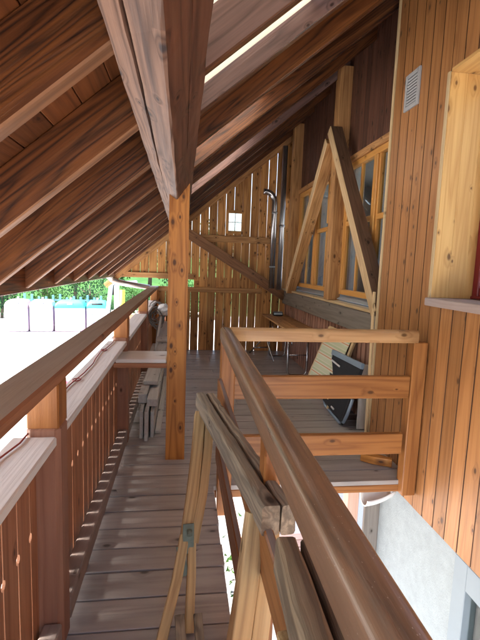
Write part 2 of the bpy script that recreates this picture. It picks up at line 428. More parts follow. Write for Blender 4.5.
# ------------------------------------------------------------------ setting: ground, hill
mb = MB(); mb.add([(-220, -150, GZ), (220, -150, GZ), (220, 300, GZ), (-220, 300, GZ)], [[0, 1, 2, 3]], [(0, 0, 0)] * 4)
mb.build('ground', 'ground', kind='structure')
mb = MB(); nx, ny = 60, 24; vs = []; fs = []
for j in range(ny + 1):
    for i in range(nx + 1):
        x = -110 + 220 * i / nx; y = 33 + 90 * j / ny + 1.2 * math.sin(x * .23)
        z = GZ + .02 + 4.6 * (1 - math.exp(-j * j / 20)) + .45 * math.sin(x * .31 + j) * min(1, j / 4) + .05 * j * j / ny
        vs.append((x, y, z if j else GZ - .1))
fs = [[j * (nx + 1) + i, j * (nx + 1) + i + 1, (j + 1) * (nx + 1) + i + 1, (j + 1) * (nx + 1) + i] for j in range(ny) for i in range(nx)]
mb.add(vs, fs, vs, smooth=True); mb.build('hill', 'lawn', kind='structure')
mb = MB(); mb.box((-4.5, 34.2, GZ + .3), (14, 1.2, .12), bev=.02); mb.build('path', 'concrete', kind='structure')
mb = MB(); mb.box((.62, 3.2, GZ + .004), (2.2, 14, .02), bev=.004); mb.build('ground_dimmer', 'ground_dimmer', kind='structure')  # added darker slab, tones down the bright ground below the deck
# weeds by the foot of the house
mb = MB()
for i in range(160):
    x, y = random.gauss(.75, .28), random.gauss(5.1, .55); h = random.uniform(.03, .10); a = random.uniform(0, 6.28); w = random.uniform(.012, .03)
    d = Vector((math.cos(a), math.sin(a), 0)); lean = Vector((J(.08), J(.08), h)); p = Vector((x, y, GZ + .01))
    mb.add([p - d * w, p + d * w, p + lean], [[0, 1, 2]], [(0, 0, 0)] * 3)
mb.build('weeds', 'leaf', kind='stuff')

# ------------------------------------------------------------------ deck
deck = thing('deck', 'grey brown plank deck of the covered balcony with a stairwell cut out', 'deck', (0, 0, -.1))
mb = MB(); y = YB; bw = .1745
while y < GY - .02:
    x0, x1 = -.60, (.235 if y + bw / 2 < 2.78 else RX - .01)
    e = min(y + bw, GY - .005)
    if x1 < 1 and e > 2.78 - bw * .45: e = 2.78
    if x1 < 1:
        e = min(e, 2.78); mb.box(((x0 + x1) / 2 + J(.004), (y + e) / 2, -.0175 + J(.0025)), (x1 - x0, e - y - .0105, .035), bev=.002, ax=((1, J(.002), 0), (0, 1, 0), (0, 0, 1)))
    else:
        cut = random.choice((.45, .62, .9)); xe = x1 if y > 3.57 else WX - .008
        for a, b in ((x0, cut - .002), (cut + .002, xe)):
            mb.box(((a + b) / 2, (y + e) / 2, -.0175 + J(.002)), (b - a, e - y - .0105, .035), bev=.002)
    y = e if e < GY - .006 else GY
mb.build('floor_boards', 'deck', deck)
mb = MB(); mb.box((-.185, (YB + 2.77) / 2, -.047), (.82, 2.77 - YB, .018), bev=.002); mb.box((.55, (2.835 + GY) / 2, -.047), (2.28, GY - 2.845, .018), bev=.002); mb.build('gap_light_stop', 'clad_dark', deck)  # added layer under the boards, blocks light from below so gaps stay dark
mb = MB(); mb.box((.965, 2.806, -.062), (1.45, .05, .054), bev=.004); mb.build('edge_joist', 'rail_orange', deck)
mb = MB(); mb.box((.205, .29, -.105), (.055, 4.96, .13), bev=.004); mb.build('side_joist', 'rail_brown', deck)
for yj in (3.9, 5.2, 6.6):
    mb = MB(); mb.box((.65, yj, -.115), (2.3, .1, .155), bev=.004); mb.build('joist', 'rail_brown', deck)

# ------------------------------------------------------------------ left railing
lr = thing('balcony_railing', 'brown board balcony railing with bleached ledge and thick weathered handrail', 'railing', (-.48, 2.6, 0))
def rrect(w, h, r, n=4, top=False):
    """rounded rectangle (u across, v up), counter clockwise"""
    pts = []
    for cx, cy, a0, rr in ((w / 2, h / 2, 0, r), (-w / 2, h / 2, 90, r), (-w / 2, -h / 2, 180, r if not top else .006), (w / 2, -h / 2, 270, r if not top else .006)):
        sx, sy = (1 if cx > 0 else -1), (1 if cy > 0 else -1)
        for k in range(n + 1):
            a = R(a0 + 90 * k / n); pts.append((cx - sx * rr + rr * math.cos(a), cy - sy * rr + rr * math.sin(a)))
    return pts
mb = MB()
mb.box((-.480, 2.66, 1.0985), (.139, 9.72, .045), bev=.008, top=1)
mb.build('handrail', ['rail_brown', 'handrail_weather'], lr)
mb = MB(); PY = [-.42, 1.55, 3.5, 5.45]
LEDGE = .872
ys = [YB] + PY + [GY - .1]
for a, b in zip(ys[:-1], ys[1:]):
    y0 = a + (.125 if a in PY else 0)
    mb.box((-.512, (y0 + b) / 2, LEDGE - .0175), (.150, b - y0 - .004, .035), bev=.005)
mb.build('ledge', 'ledge', lr)
mb = MB(); hb = MB(); y = YB
bwid = .115
while y < GY - .12:
    if not any(p - bwid * .9 < y < p + .11 for p in PY) or True:
        g = .007
        # board with a half round notch on each side at z = .53 (two notches make the hole)
        n = 8; r = .0125; zc = .53
        def edge(sgn):
            pts = []
            for k in range(n + 1):
                a = -math.pi / 2 + math.pi * k / n
                pts.append((sgn * (bwid / 2 - g / 2 - .0118 * math.cos(a)), zc + r * 1.25 * math.sin(a)))
            return pts
        rt = edge(1); lf = edge(-1)[::-1]
        poly = [(-bwid / 2 + g / 2, .03), (bwid / 2 - g / 2, .03)] + rt + [(bwid / 2 - g / 2, LEDGE - .036), (-bwid / 2 + g / 2, LEDGE - .036)] + lf
        # concave outline: split into strips between matching notch points
        left = [poly[0]] + lf[::-1] + [(-bwid / 2 + g / 2, LEDGE - .036)]
        right = [poly[1]] + rt + [(bwid / 2 - g / 2, LEDGE - .036)]
        o = Vector((-.522 + J(.001), y + bwid / 2, 0)); th = .010; vs = []; gs = []; off = J(.0015)
        for xo in (th, 0):
            for A in (left, right):
                for p in A: vs.append(o + Vector((xo, p[0], p[1]))); gs.append((p[1], p[0], xo))
        m_ = len(left); F = []
        for k in range(m_ - 1):
            F.append([k, m_ + k, m_ + k + 1, k + 1]); b2 = 2 * m_
            F.append([b2 + k + 1, b2 + m_ + k + 1, b2 + m_ + k, b2 + k])
            F.append([k + 1, b2 + k + 1, b2 + k, k]); F.append([m_ + k, b2 + m_ + k, b2 + m_ + k + 1, m_ + k + 1])
        mb.add(vs, F, gs)
    y += bwid
mb.build('board_panel', 'rail_brown', lr)
mb = MB(); mb.box((-.497, (YB + GY - .12) / 2, .808), (.018, GY - .12 - YB, .058), bev=.004); mb.build('top_rail', 'rail_brown', lr)
for py in PY:
    mb = MB(); mb.box((-.487, py + .06, .455), (.118, .12, .91), bev=.018); mb.box((-.487, py + .06, .98), (.112, .112, .17), bev=.006, mi=1)
    mb.build('post', ['post_brown', 'rail_orange'], lr)
mb = MB(); mb.box((-.487, GY - .07, .53), (.118, .1, 1.06), bev=.01); mb.build('post', 'rail_orange', lr)
mb = MB(); ys2 = [YB] + PY + [GY - .13]
for a, b in zip(ys2[:-1], ys2[1:]):
    y0 = a + (.122 if a in PY else 0); mb.box((-.463, (y0 + b) / 2, .085), (.068, b - y0 - .004, .10), bev=.006)
# little blocks that lift the bottom rail off the boards
for k in range(20):
    yy = -1.9 + k * .49; mb.box((-.463, yy, .017), (.05, .07, .033), bev=.003)
mb.build('bottom_rail', 'kerb', lr)
# small shelf board built across from the railing to the post
sh = thing('shelf_board', 'short bleached board laid as a shelf between railing and orange post', 'shelf', (-.3, 3.4, .75))
mb = MB(); mb.box((-.298, 3.375, .772), (.375, .32, .03), bev=.006); mb.build('shelf_top', 'ledge', sh)
mb = MB(); mb.box((-.30, 3.232, .738), (.40, .03, .036), bev=.004); mb.build('batten', 'rail_brown', sh)
# cable lying on the ledge
mb = MB(); pts = [(-.545 + .012 * math.sin(k * .9) + J(.006), -.2 + k * .12, LEDGE + .006) for k in range(40)]
mb.tube(pts, .0035, 6)
for yy in (1.02, 1.72, 2.3, 3.1, 3.9):
    c = Vector((-.545, yy, LEDGE + .006)); mb.tube([c + Vector((.02 * math.cos(a), .028 * math.sin(a), 0)) for a in [k * 2 * math.pi / 16 for k in range(17)]], .003, 6)
o = mb.build('cable', 'cable'); tag(o, 'thin reddish cable with small loops lying along the bleached railing ledge', 'cable')

# ------------------------------------------------------------------ right railing round the stairwell
rr_ = thing('stair_railing', 'orange stairwell railing with rounded varnished handrail and three cross rails', 'railing', (.3, 2.76, 0))
sec = rrect(.074, .086, .026, 5, top=True)
HZ = 1.059
A0, A1, A2 = Vector((.218, YB, HZ)), Vector((.288, 2.775, HZ)), Vector((1.615, 2.765, HZ + .004))
d1 = (A1 - A0).normalized(); d2 = (A2 - A1).normalized()
r1 = d1.cross(Z); r2 = d2.cross(Z)       # right hand sides
mit = (r1 + r2); mit = mit / mit.length; mit = mit / mit.dot(r1)
def ring(p, rgt): return [p + rgt * u + Z * v for u, v in sec]
mb = MB(); gcs = sec
n = 24
mb.loft([ring(A0.lerp(A1, k / n), r1) for k in range(n)] + [ring(A1, mit)], gcs=gcs, caps=True)
mb.build('handrail', 'handrail', rr_)
mb = MB(); mb.loft([ring(A1, mit)] + [ring(A1.lerp(A2, k / 8), r2) for k in range(1, 9)], gcs=gcs, caps=True)
mb.build('cross_handrail', 'handrail_light', rr_)
for (x0, x1) in ((.345, 1.583),):
    mb = MB(); mb.box(((x0 + x1) / 2, 2.755, .706), (x1 - x0, .042, .158), bev=.006); mb.build('cross_rail', 'rail_orange', rr_)
    mb = MB(); mb.box(((x0 + x1) / 2 - .01, 2.755, .296), (x1 - x0 - .02, .042, .152), bev=.006); mb.build('cross_rail', 'rail_orange', rr_)
mb = MB(); mb.box((.302, 2.765, .42), (.094, .094, 1.21), bev=.006); mb.build('post', 'rail_orange', rr_)
mb = MB(); mb.box((1.637, 2.772, .465), (.104, .09, 1.12), bev=.006); mb.build('post', 'rail_orange', rr_)
for py in (1.30, -.45):
    mb = MB(); mb.box((.2915, py, .42), (.053, .085, 1.20), bev=.005); mb.build('post', 'rail_orange', rr_)
for z_, h_ in ((.700, .150), (.296, .152)):
    mb = MB(); mb.box((.2505, .26, z_), (.028, 4.92, h_), bev=.005, top=1); mb.build('side_rail', ['rail_orange', 'kerb'], rr_)

# ------------------------------------------------------------------ post and purlin
PH = R(35); C0 = Vector((-.05, 0, 1.957)); D1 = Vector((-math.cos(PH), 0, math.sin(PH))); D2 = Vector((math.sin(PH), 0, math.cos(PH)))
W_ = .186
mb = MB()
yP0, yP1 = 3.2, 3.335
def zb(x): return C0.z + ((C0.x - x) * math.tan(PH) if x < C0.x else (x - C0.x) / math.tan(PH)) + .004
poly = [(-.108, 0), (.036, 0), (.036, zb(.036)), (-.05, zb(-.05)), (-.108, zb(-.108))]
vs = []; gs = []
zl = [0, .4, .8, 1.2, 1.6]
# front/back faces as prism: U = x, V = z, W = y
mb.prism([(p[0], p[1]) for p in poly], (0, yP0, 0), X, Z, Y, yP1 - yP0)
mb.gc = [Vector((g.z, g.y, g.x)) for g in mb.gc]
o = mb.build('wooden_post', 'post'); tag(o, 'square orange wooden post standing on the deck under the grey roof beam', 'post')
mb = MB(); ns = 60; secs = []; gcs = None
for k in range(ns + 1):
    y = RB + (GY + .1 - RB) * k / ns
    j = .0022
    nd = 0 if y > 2.75 else min(1, (2.75 - y) / .5)
    f = .56 + .012 * math.sin(y * 3.1) + .006 * math.sin(y * 11)
    hw = .0065 * nd + .0002; dp = .045 * nd
    base = C0 + Vector((0, y, 0))
    inw = D2
    pts = [base + D1 * .006, base + D1 * (W_ * f - hw), base + D1 * (W_ * f) + inw * dp + D1 * .003, base + D1 * (W_ * f + hw), base + D1 * (W_ - .007),
           base + D1 * W_ + D2 * .007, base + D1 * W_ + D2 * W_, base + D2 * W_, base + D2 * (W_ * .55 + .0015), base + D2 * (W_ * .55) + D1 * .012 * (1 if y < 3 else .1), base + D2 * (W_ * .55 - .0015), base + D2 * .006]
    secs.append([p + Vector((J(j), 0, J(j))) for p in pts])
n_ = 12
gl = [(0, .0), (W_ * .55, 0), (W_ * .56, .04), (W_ * .57, 0), (W_, 0), (W_, .01), (W_, W_), (0, W_), (0, W_ * .56), (.01, W_ * .55), (0, W_ * .54), (0, .006)]
b0 = len(mb.f)
mb.loft(secs, gcs=gl, smooth=False)
# face strips 7..11 (the face that looks to the house) take a darker wood, its shade painted in
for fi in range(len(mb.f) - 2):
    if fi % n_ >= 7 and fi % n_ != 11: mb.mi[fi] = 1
o = mb.build('roof_beam', ['purlin', 'purlin_shaded']); tag(o, 'heavy grey roof beam with a long drying crack, running overhead to the gable', 'beam')

# ------------------------------------------------------------------ roof
roof = thing('roof', 'dark brown timber roof sloping down to the eave on the left', 'roof', (0, 2.5, 2.2))
RW, RD = .068, .195
def rafter(xa, xb, yfar, mats=('rafter', 'rafter_lit_edge'), w=RW, name='rafter', lab=None):
    mb = MB()
    a = Vector((xa, yfar - w / 2, rz(xa))) + NRM * RD / 2; b = Vector((xb, yfar - w / 2, rz(xb))) + NRM * RD / 2
    ax = (UP, Y, NRM)
    mb.box((a + b) / 2 + Vector((0, J(.006), 0)) + NRM * J(.003), ((b - a).length, w, RD), ax, bev=.006, grain=0)
    # undersides take the second wood; on left rafters a paler one, painted as lit
    for i, q in enumerate(mb.f):
        p0, p1, p2 = (mb.v[q[k]] for k in range(3)); nn = (p1 - p0).cross(p2 - p0)
        if nn.length > 0 and nn.normalized().dot(NRM) < -.5: mb.mi[i] = 1
    return mb.build(name, list(mats), roof, lab)
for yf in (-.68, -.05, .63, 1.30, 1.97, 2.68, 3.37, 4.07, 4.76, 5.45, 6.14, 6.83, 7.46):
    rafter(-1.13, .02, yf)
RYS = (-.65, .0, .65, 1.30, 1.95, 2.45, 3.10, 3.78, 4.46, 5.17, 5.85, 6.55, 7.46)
for yf in RYS: rafter(-.10, 1.98, yf, ('rafter_skylit' if yf < 2.5 or yf == 5.17 else 'rafter', 'rafter'))  # paler weathered wood, with the glow of nearby roof lights painted in
# sheathing boards run along the ridge; bays with roof lights leave the strip x .10 .. .70 open
LX0, LX1 = .06, .72
bays = [(-2.1, 2.45), (3.10, 3.78), (4.46, 5.17)]  # the middle bay is added to brighten the far deck
def openbay(y): return any(a <= y <= b for a, b in bays)
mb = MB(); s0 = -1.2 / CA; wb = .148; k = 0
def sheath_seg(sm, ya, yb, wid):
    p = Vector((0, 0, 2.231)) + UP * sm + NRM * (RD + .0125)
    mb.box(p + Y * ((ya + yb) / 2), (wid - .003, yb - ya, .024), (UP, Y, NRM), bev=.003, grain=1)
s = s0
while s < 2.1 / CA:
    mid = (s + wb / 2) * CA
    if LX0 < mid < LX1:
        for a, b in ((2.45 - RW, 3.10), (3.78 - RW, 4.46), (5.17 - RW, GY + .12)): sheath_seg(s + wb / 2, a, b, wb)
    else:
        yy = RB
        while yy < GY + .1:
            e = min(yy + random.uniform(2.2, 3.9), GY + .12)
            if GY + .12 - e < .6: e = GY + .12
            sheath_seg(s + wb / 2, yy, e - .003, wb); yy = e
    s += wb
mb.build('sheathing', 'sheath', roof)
# roof covering above, with the same openings, the added middle one too
mb = MB(); th = .05
def cover(xa, xb, ya, yb):
    c = Vector(((xa + xb) / 2, (ya + yb) / 2, rz((xa + xb) / 2))) + NRM * (RD + .026 + th / 2)
    mb.box(c, ((xb - xa) / CA, yb - ya, th), (UP, Y, NRM), bev=.004, grain=1)
LA, LB = LX0 + .01, LX1 - .01
cover(-1.19, LA, RB, GY + .25); cover(LB + .002, 4.2, RB, GY + .25)
cover(LA + .002, LB, 2.45 - RW + .02, 3.10); cover(LA + .002, LB, 3.78 - RW + .02, 4.46); cover(LA + .002, LB, 5.17 - RW + .02, GY + .25)
mb.build('roof_covering', 'roof_top', roof)
for a, b in [(p + .003, q - RW - .003) for p, q in zip(RYS[:-1], RYS[1:]) if q <= 2.45 or q in (3.78, 5.17)]:
    mb = MB(); c = Vector(((LA + LB) / 2 + .001, (a + b) / 2, rz((LA + LB) / 2))) + NRM * ((.103 if b > 2 else .18) if b < 3 else .18)
    mb.box(c, ((LB - LA) / CA - .004, b - a, .006), (UP, Y, NRM), bev=.001); mb.build('roof_light_and_fill', 'rooflight' if b < 3 else 'rooflight_and_fill', roof)  # the middle bay's sheet is added fill for the far deck
mb = MB(); mb.box((-1.146, (RB + GY - .03) / 2, 1.345), (.03, GY - .03 - RB, .17), bev=.004); mb.build('eave_board', 'rafter', roof)
mb = MB()
p = Vector((.35, GY - .045, rz(.35) - .045))
mb.box(p, (3.3 / CA, .04, .09), (UP, Y, NRM), bev=.004, grain=0); mb.build('barge_trim', 'timber', roof)

# ------------------------------------------------------------------ gable wall
gw = thing('gable_wall', 'gappy knotty board gable wall closing the far end of the balcony', 'wall', (.4, GY + .02, 0))
mb = MB(); x = -1.16; bwid = .1445; hole = (.765, .99, 2.11, 2.41)
while x < RX - .02:
    gap = random.choice((.004, .006, .007, .009)); x1 = min(x + bwid - gap, RX)
    top = min(rz(x), rz(x1)) + .10
    segs = [(1.255, top)]
    if x > -.44:
        lo = -.1
        segs = [(lo, 1.115), (1.245, top)] if x < .17 else [(lo, top)]
    out = []
    for a, b in segs:
        if x1 > hole[0] and x < hole[1] and a < hole[2] < b:
            xa, xb = max(x, hole[0]), min(x1, hole[1])
            if xa > x + .012: mb.box(((x + xa) / 2, GY + .012, (a + b) / 2), (xa - x, .022, b - a), bev=.002, tone=.4)
            if xb < x1 - .012: mb.box(((xb + x1) / 2, GY + .012, (a + b) / 2), (x1 - xb, .022, b - a), bev=.002, tone=.4)
            mb.box(((xa + xb) / 2, GY + .012, (a + hole[2]) / 2), (xb - xa, .022, hole[2] - a), bev=.002)
            mb.box(((xa + xb) / 2, GY + .012, (b + hole[3]) / 2), (xb - xa, .022, b - hole[3]), bev=.002)
        else:
            mb.box(((x + x1) / 2, GY + .012, (a + b) / 2), (x1 - x, .022, b - a), ax=((1, 0, J(.003)), (0, 1, 0), (J(.003), 0, 1)), bev=.002)
    x += bwid
mb.build('board_panel', 'gable', gw)
mb = MB(); mb.box((.74, GY + .036, 1.19), (1.1, .022, .21), bev=.002); mb.build('backing_board', 'gable', gw)
mb = MB()
for args in (((.965, GY - .022, 1.965), (1.6, .038, .115)),): mb.box(*args, bev=.004)
mb.build('upper_rail', 'timber', gw)
mb = MB(); mb.box((.42, GY - .022, 1.075), (1.95, .038, .085), bev=.004); mb.build('lower_rail', 'timber', gw)
mb = MB(); mb.box((-.52, GY - .022, 1.30), (1.40, .038, .09), bev=.004); mb.build('opening_rail', 'timber', gw)
mb = MB(); mb.bar((.02, GY - .075, 2.06), (1.80, GY - .075, 1.00), .06, .165, up=(0.5, 0, .9)); mb.build('brace', 'gable_brace', gw)
hx0, hx1, hz0, hz1 = hole
mb = MB()
for c, s_ in (((hx0 - .025, hz0 / 2 + hz1 / 2), (.05, hz1 - hz0 + .1)), ((hx1 + .025, hz0 / 2 + hz1 / 2), (.05, hz1 - hz0 + .1)), ((hx0 / 2 + hx1 / 2, hz1 + .025), (hx1 - hx0, .05)), ((hx0 / 2 + hx1 / 2, hz0 - .025), (hx1 - hx0, .05))):
    mb.box((c[0], GY - .008, c[1]), (s_[0], .02, s_[1]), bev=.002)
wn = mb.build('window', 'gable', gw, 'tiny square window in the gable boards')
mb = MB(); mb.box(((hx0 + hx1) / 2, GY + .012, (hz0 + hz1) / 2), (.012, .012, hz1 - hz0), bev=.001)
mb.box(((hx0 + hx1) / 2, GY + .0125, (hz0 + hz1) / 2), (hx1 - hx0, .011, .012), bev=.001); mb.build('glazing_bar', 'white_plastic', wn)
mb = MB(); mb.box(((hx0 + hx1) / 2, GY + .022, (hz0 + hz1) / 2), (hx1 - hx0, .003, hz1 - hz0), bev=.0005); mb.build('pane', 'glass', wn)

# ------------------------------------------------------------------ house wall with cladding and deep window niche
hw = thing('house_wall', 'orange knotty board cladding of the house with a deep pine window niche', 'wall', (WX + .2, 2, -.2))
NY0, NY1, NZ0, NZ1 = 1.47, 2.77, 1.335, 2.80
CB = -.205
mb = MB(); y = 3.55; bw = .13
while y > YB:
    y0 = y - bw; yc = (y + y0) / 2; dx = J(.0012)
    if NY0 - .01 < y0 and y < NY1 + .01:
        for a, b in ((CB, NZ0 - .056), (NZ1 + .02, 3.9)): mb.box((WX + .012 + dx, yc, (a + b) / 2), (.024, bw - .0035, b - a), bev=.0028)
    else: mb.box((WX + .012 + dx, yc, (CB + 3.9) / 2), (.024, bw - .0035, 3.9 - CB), bev=.0028)
    y = y0
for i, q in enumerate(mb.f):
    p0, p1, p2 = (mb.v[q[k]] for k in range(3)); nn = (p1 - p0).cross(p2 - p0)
    if nn.length > 0 and abs(nn.normalized().y) > .6: mb.mi[i] = 1  # faces looking along the wall take the darker joint wood
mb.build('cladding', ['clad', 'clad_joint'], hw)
mb = MB(); mb.box((WX + .008, 3.564, 1.85), (.04, .027, 4.0), bev=.003); mb.build('corner_trim', 'lath', hw)
mb = MB(); mb.box((WX + .15, 3.50, 1.85), (.25, .1, 4.1), bev=.003)
mb.box((WX + .15, 3.12, 1.85), (.24, .64, 4.1), bev=.003); mb.box((WX + .17, -.37, 1.85), (.26, 3.6, 4.1), bev=.003)
mb.box((WX + .17, 2.115, .5), (.26, 1.29, 1.42), bev=.003); mb.box((WX + .17, 2.115, 3.4), (.26, 1.29, 1.1), bev=.003)
mb.build('wall_core', 'clad_dark', hw)
mb = MB()
# reveal: three vertical pine boards make the far jamb
for a, b in ((WX - .004, WX + .115), (WX + .115, WX + .24), (WX + .24, WX + .40)):
    mb.box(((a + b) / 2, NY1 + .003, (NZ0 + NZ1) / 2), (b - a - .0006, .024, NZ1 - NZ0), bev=.001, tone=random.uniform(.4, .8))
mb.box((WX + .198, (NY0 + NY1) / 2, NZ1 + .010), (.404, NY1 - NY0 - .0185, .022), bev=.002, grain=1)
mb.box((WX + .198, NY0 - .003, (NZ0 + NZ1) / 2), (.40, .024, NZ1 - NZ0), bev=.002)
mb.build('reveal', 'pine', hw)
mb = MB(); mb.box((WX - .006, NY1 + .008, (NZ0 + NZ1) / 2), (.016, .026, NZ1 - NZ0 + .01), bev=.003); mb.build('reveal_trim', 'lath', hw)
mb = MB(); mb.box((WX + .17, (NY0 + NY1) / 2 + .005, NZ0 - .0285), (.40, NY1 - NY0 + .05, .055), bev=.006, grain=1); mb.build('sill', 'sill', hw)
wn = MB(); rx = WX + .315
for c, s_ in (((rx, NY1 - .045, 2.065), (.05, .06, 1.45)), ((rx, NY0 + .05, 2.065), (.05, .06, 1.45)), ((rx, 2.12, NZ0 + .045), (.05, 1.13, .075)), ((rx, 2.12, NZ1 - .05), (.05, 1.13, .06)), ((rx, 2.12, 2.065), (.05, .08, 1.34))):
    wn.box(c, s_, bev=.006)
wo = wn.build('window', 'red_paint', hw, 'dark red window set deep in the niche')
mb = MB(); mb.box((rx + .005, 2.12, 2.065), (.006, 1.12, 1.34), bev=.001); mb.build('pane', 'glass', wo)
mb = MB()
for zz in (NZ0 + .012,): mb.box((rx - .035, 2.12, zz), (.05, 1.2, .02), bev=.004)
mb.build('drip_bar', 'red_paint', wo)
# a pale spider thread hangs over the niche corner: left out, too thin to build

# wall vent
vt = thing('wall_vent', 'small grey louvred vent grille high on the orange cladding', 'vent', (WX, 3.255, 2.87))
mb = MB(); vy, vz, vw, vh = 3.25, 2.872, .205, .265
for c, s_ in (((vy - vw / 2 + .014, vz), (.028, vh)), ((vy + vw / 2 - .014, vz), (.028, vh)), ((vy, vz + vh / 2 - .015), (vw - .056, .03)), ((vy, vz - vh / 2 + .015), (vw - .056, .03))):
    mb.box((WX - .009, c[0], c[1]), (.018, s_[0], s_[1]), bev=.003)
mb.build('frame', 'vent', vt)
mb = MB(); mb.box((WX - .002, vy, vz), (.003, vw - .05, vh - .05), bev=.0005); mb.build('backing', 'black', vt)
mb = MB()
for k in range(9): mb.box((WX - .010, vy, vz - .088 + k * .022), (.003, vw - .056, .0125), ax=((1, 0, .9), (0, 1, 0), (-.9, 0, 1)), bev=.0008)
mb.build('louvres', 'vent', vt)

# ------------------------------------------------------------------ recessed timber wall with windows
tw = thing('timber_wall', 'timber framed house wall with golden windows, braces and a grey sill beam', 'wall', (RX, 5.5, 0))
mb = MB(); y = 3.6; bw = .125
while y < GY:
    mb.box((RX + .012, y + bw / 2, 3.38), (.024, bw - .004, 1.22), bev=.004)
    y += bw
mb.build('upper_boards', 'clad_dark', tw)
mb = MB(); y = 3.6
while y < GY:
    mb.box((RX - .03, y + .04, .435), (.030, .078, .87), bev=.004); mb.box((RX + .004, y + .098, .435), (.02, .08, .868), bev=.002, mi=1)
    y += .113
mb.build('lower_boards', ['lower_board', 'clad_dark'], tw)
mb = MB(); mb.box((RX + .045, 5.6, .43), (.06, 3.98, .86), bev=.002); mb.build('lower_core', 'clad_dark', tw)
mb = MB(); mb.box((RX - .04, 5.60, .99), (.10, 3.94, .235), bev=.008); mb.build('sill_beam', 'grey_beam', tw)
mb = MB(); mb.box((RX - .05, 5.60, 1.122), (.125, 3.94, .028), bev=.004); mb.build('sill_strip', 'lath', tw)
mb = MB(); mb.box((RX + .02, 5.60, 1.18), (.10, 3.94, .012), ax=((1, 0, .55), (0, 1, 0), (-.55, 0, 1)), bev=.002); mb.build('sill_flashing', 'flash', tw)
mb = MB(); mb.box((RX + .0, 5.6, 2.735), (.07, 3.94, .07), bev=.004); mb.build('window_head', 'timber', tw)
for yc, hh in ((5.06, 3.80), (7.08, 3.80)):
    mb = MB(); mb.box((RX - .065, yc, (1.14 + hh) / 2), (.16, .15, hh - 1.14), bev=.008); mb.build('timber_post', 'timber', tw)
def brace(a, b, mats, lab):
    mb = MB(); a, b = Vector(a), Vector(b); u = (b - a).normalized()
    v = Vector((-1, 0, 0)); v = (v - u * u.dot(v)).normalized(); w = u.cross(v)
    mb.box((a + b) / 2, ((b - a).length, .145, .115), (u, v, w), bev=.006, grain=0)
    for i, q in enumerate(mb.f):
        p0, p1, p2 = (mb.v[q[k]] for k in range(3)); nn = (p1 - p0).cross(p2 - p0)
        if nn.length > 0 and nn.normalized().x < -.5: mb.mi[i] = 1  # faces towards the open side are paler, daylight painted into the wood
    mb.build('brace', mats, tw, lab)
brace((RX - .165, 5.02, 3.10), (RX - .115, 3.62, 1.13), ['brace_dark', 'brace_lit'], 'dark brace leaning towards the viewer')
brace((RX - .165, 5.10, 3.00), (RX - .115, 6.92, 1.13), ['timber', 'brace_lit'], None)
def window(y0, y1, z0, z1, cur):
    fx = RX + .02; mb = MB()
    for c, s_ in (((y0 + .025, z0 / 2 + z1 / 2), (.05, z1 - z0)), ((y1 - .025, z0 / 2 + z1 / 2), (.05, z1 - z0)), ((y0 / 2 + y1 / 2, z1 - .03), (y1 - y0 - .12, .06)), ((y0 / 2 + y1 / 2, z0 + .03), (y1 - y0 - .12, .06))):
        mb.box((fx, c[0], c[1]), (.07, s_[0], s_[1]), bev=.006)
    w = mb.build('window', 'window_wood', tw)
    ym = (y0 + y1) / 2
    mb = MB(); mb.box((fx - .006, ym, (z0 + z1) / 2), (.075, .085, z1 - z0 - .12), bev=.008); mb.build('mullion', 'window_wood', w)
    for a, b in ((y0 + .05, ym - .043), (ym + .043, y1 - .05)):
        mb = MB()
        mb.box((fx, (a + b) / 2, z0 + .82), (.045, b - a, .055), bev=.005)
        mb.box((fx + .0025, (a + b) / 2, (z0 + .88 + z1) / 2 - .01), (.04, .022, z1 - z0 - .93), bev=.005)
        mb.box((fx + .0025, (a + b) / 2, z0 + .425), (.04, .022, .73), bev=.005)
        for q in (a + .016, b - .016): mb.box((fx + .001, q, (z0 + z1) / 2), (.05, .031, z1 - z0 - .122), bev=.004)
        mb.build('casement', 'window_wood', w)
        mb = MB(); mb.box((fx + .005, (a + b) / 2, (z0 + z1) / 2), (.005, b - a - .02, z1 - z0 - .13), bev=.0005); mb.build('pane', 'glass', w)
    if cur:
        for a, b in ((y0 + .06, y0 + .30), (ym - .18, ym + .16), (y1 - .26, y1 - .06)):
            mb = MB(); sec_ = []
            nn = 14; rowa = [(fx + .075 + .018 * math.sin(k * 1.7), a + (b - a) * k / nn) for k in range(nn + 1)]
            secs = [[(p[0], p[1], z) for p in rowa] for z in (z0, z1)]
            mb.loft(secs, closed=False, caps=False); mb.build('curtain', 'curtain', w)
window(3.36, 4.97, 1.215, 2.70, True)
window(5.16, 6.99, 1.215, 2.70, True)
mb = MB()
for c, s_ in (((3.4, 3.55, 2.0), (.05, .5, 2.0)), ((3.4, 7.25, 2.0), (.05, .5, 2.0)), ((3.4, 5.4, 1.2), (.05, 3.2, .4)), ((3.4, 5.4, 2.9), (.05, 3.2, .2)), ((2.65, 5.4, 1.0), (1.5, 4.2, .05)), ((2.65, 5.4, 3.0), (1.5, 4.2, .05)), ((2.65, 3.28, 2.0), (1.5, .05, 2.0)), ((2.65, 7.5, 2.0), (1.5, .05, 2.0))):
    mb.box(c, s_, bev=.002)
mb.build('room', 'room', tw)

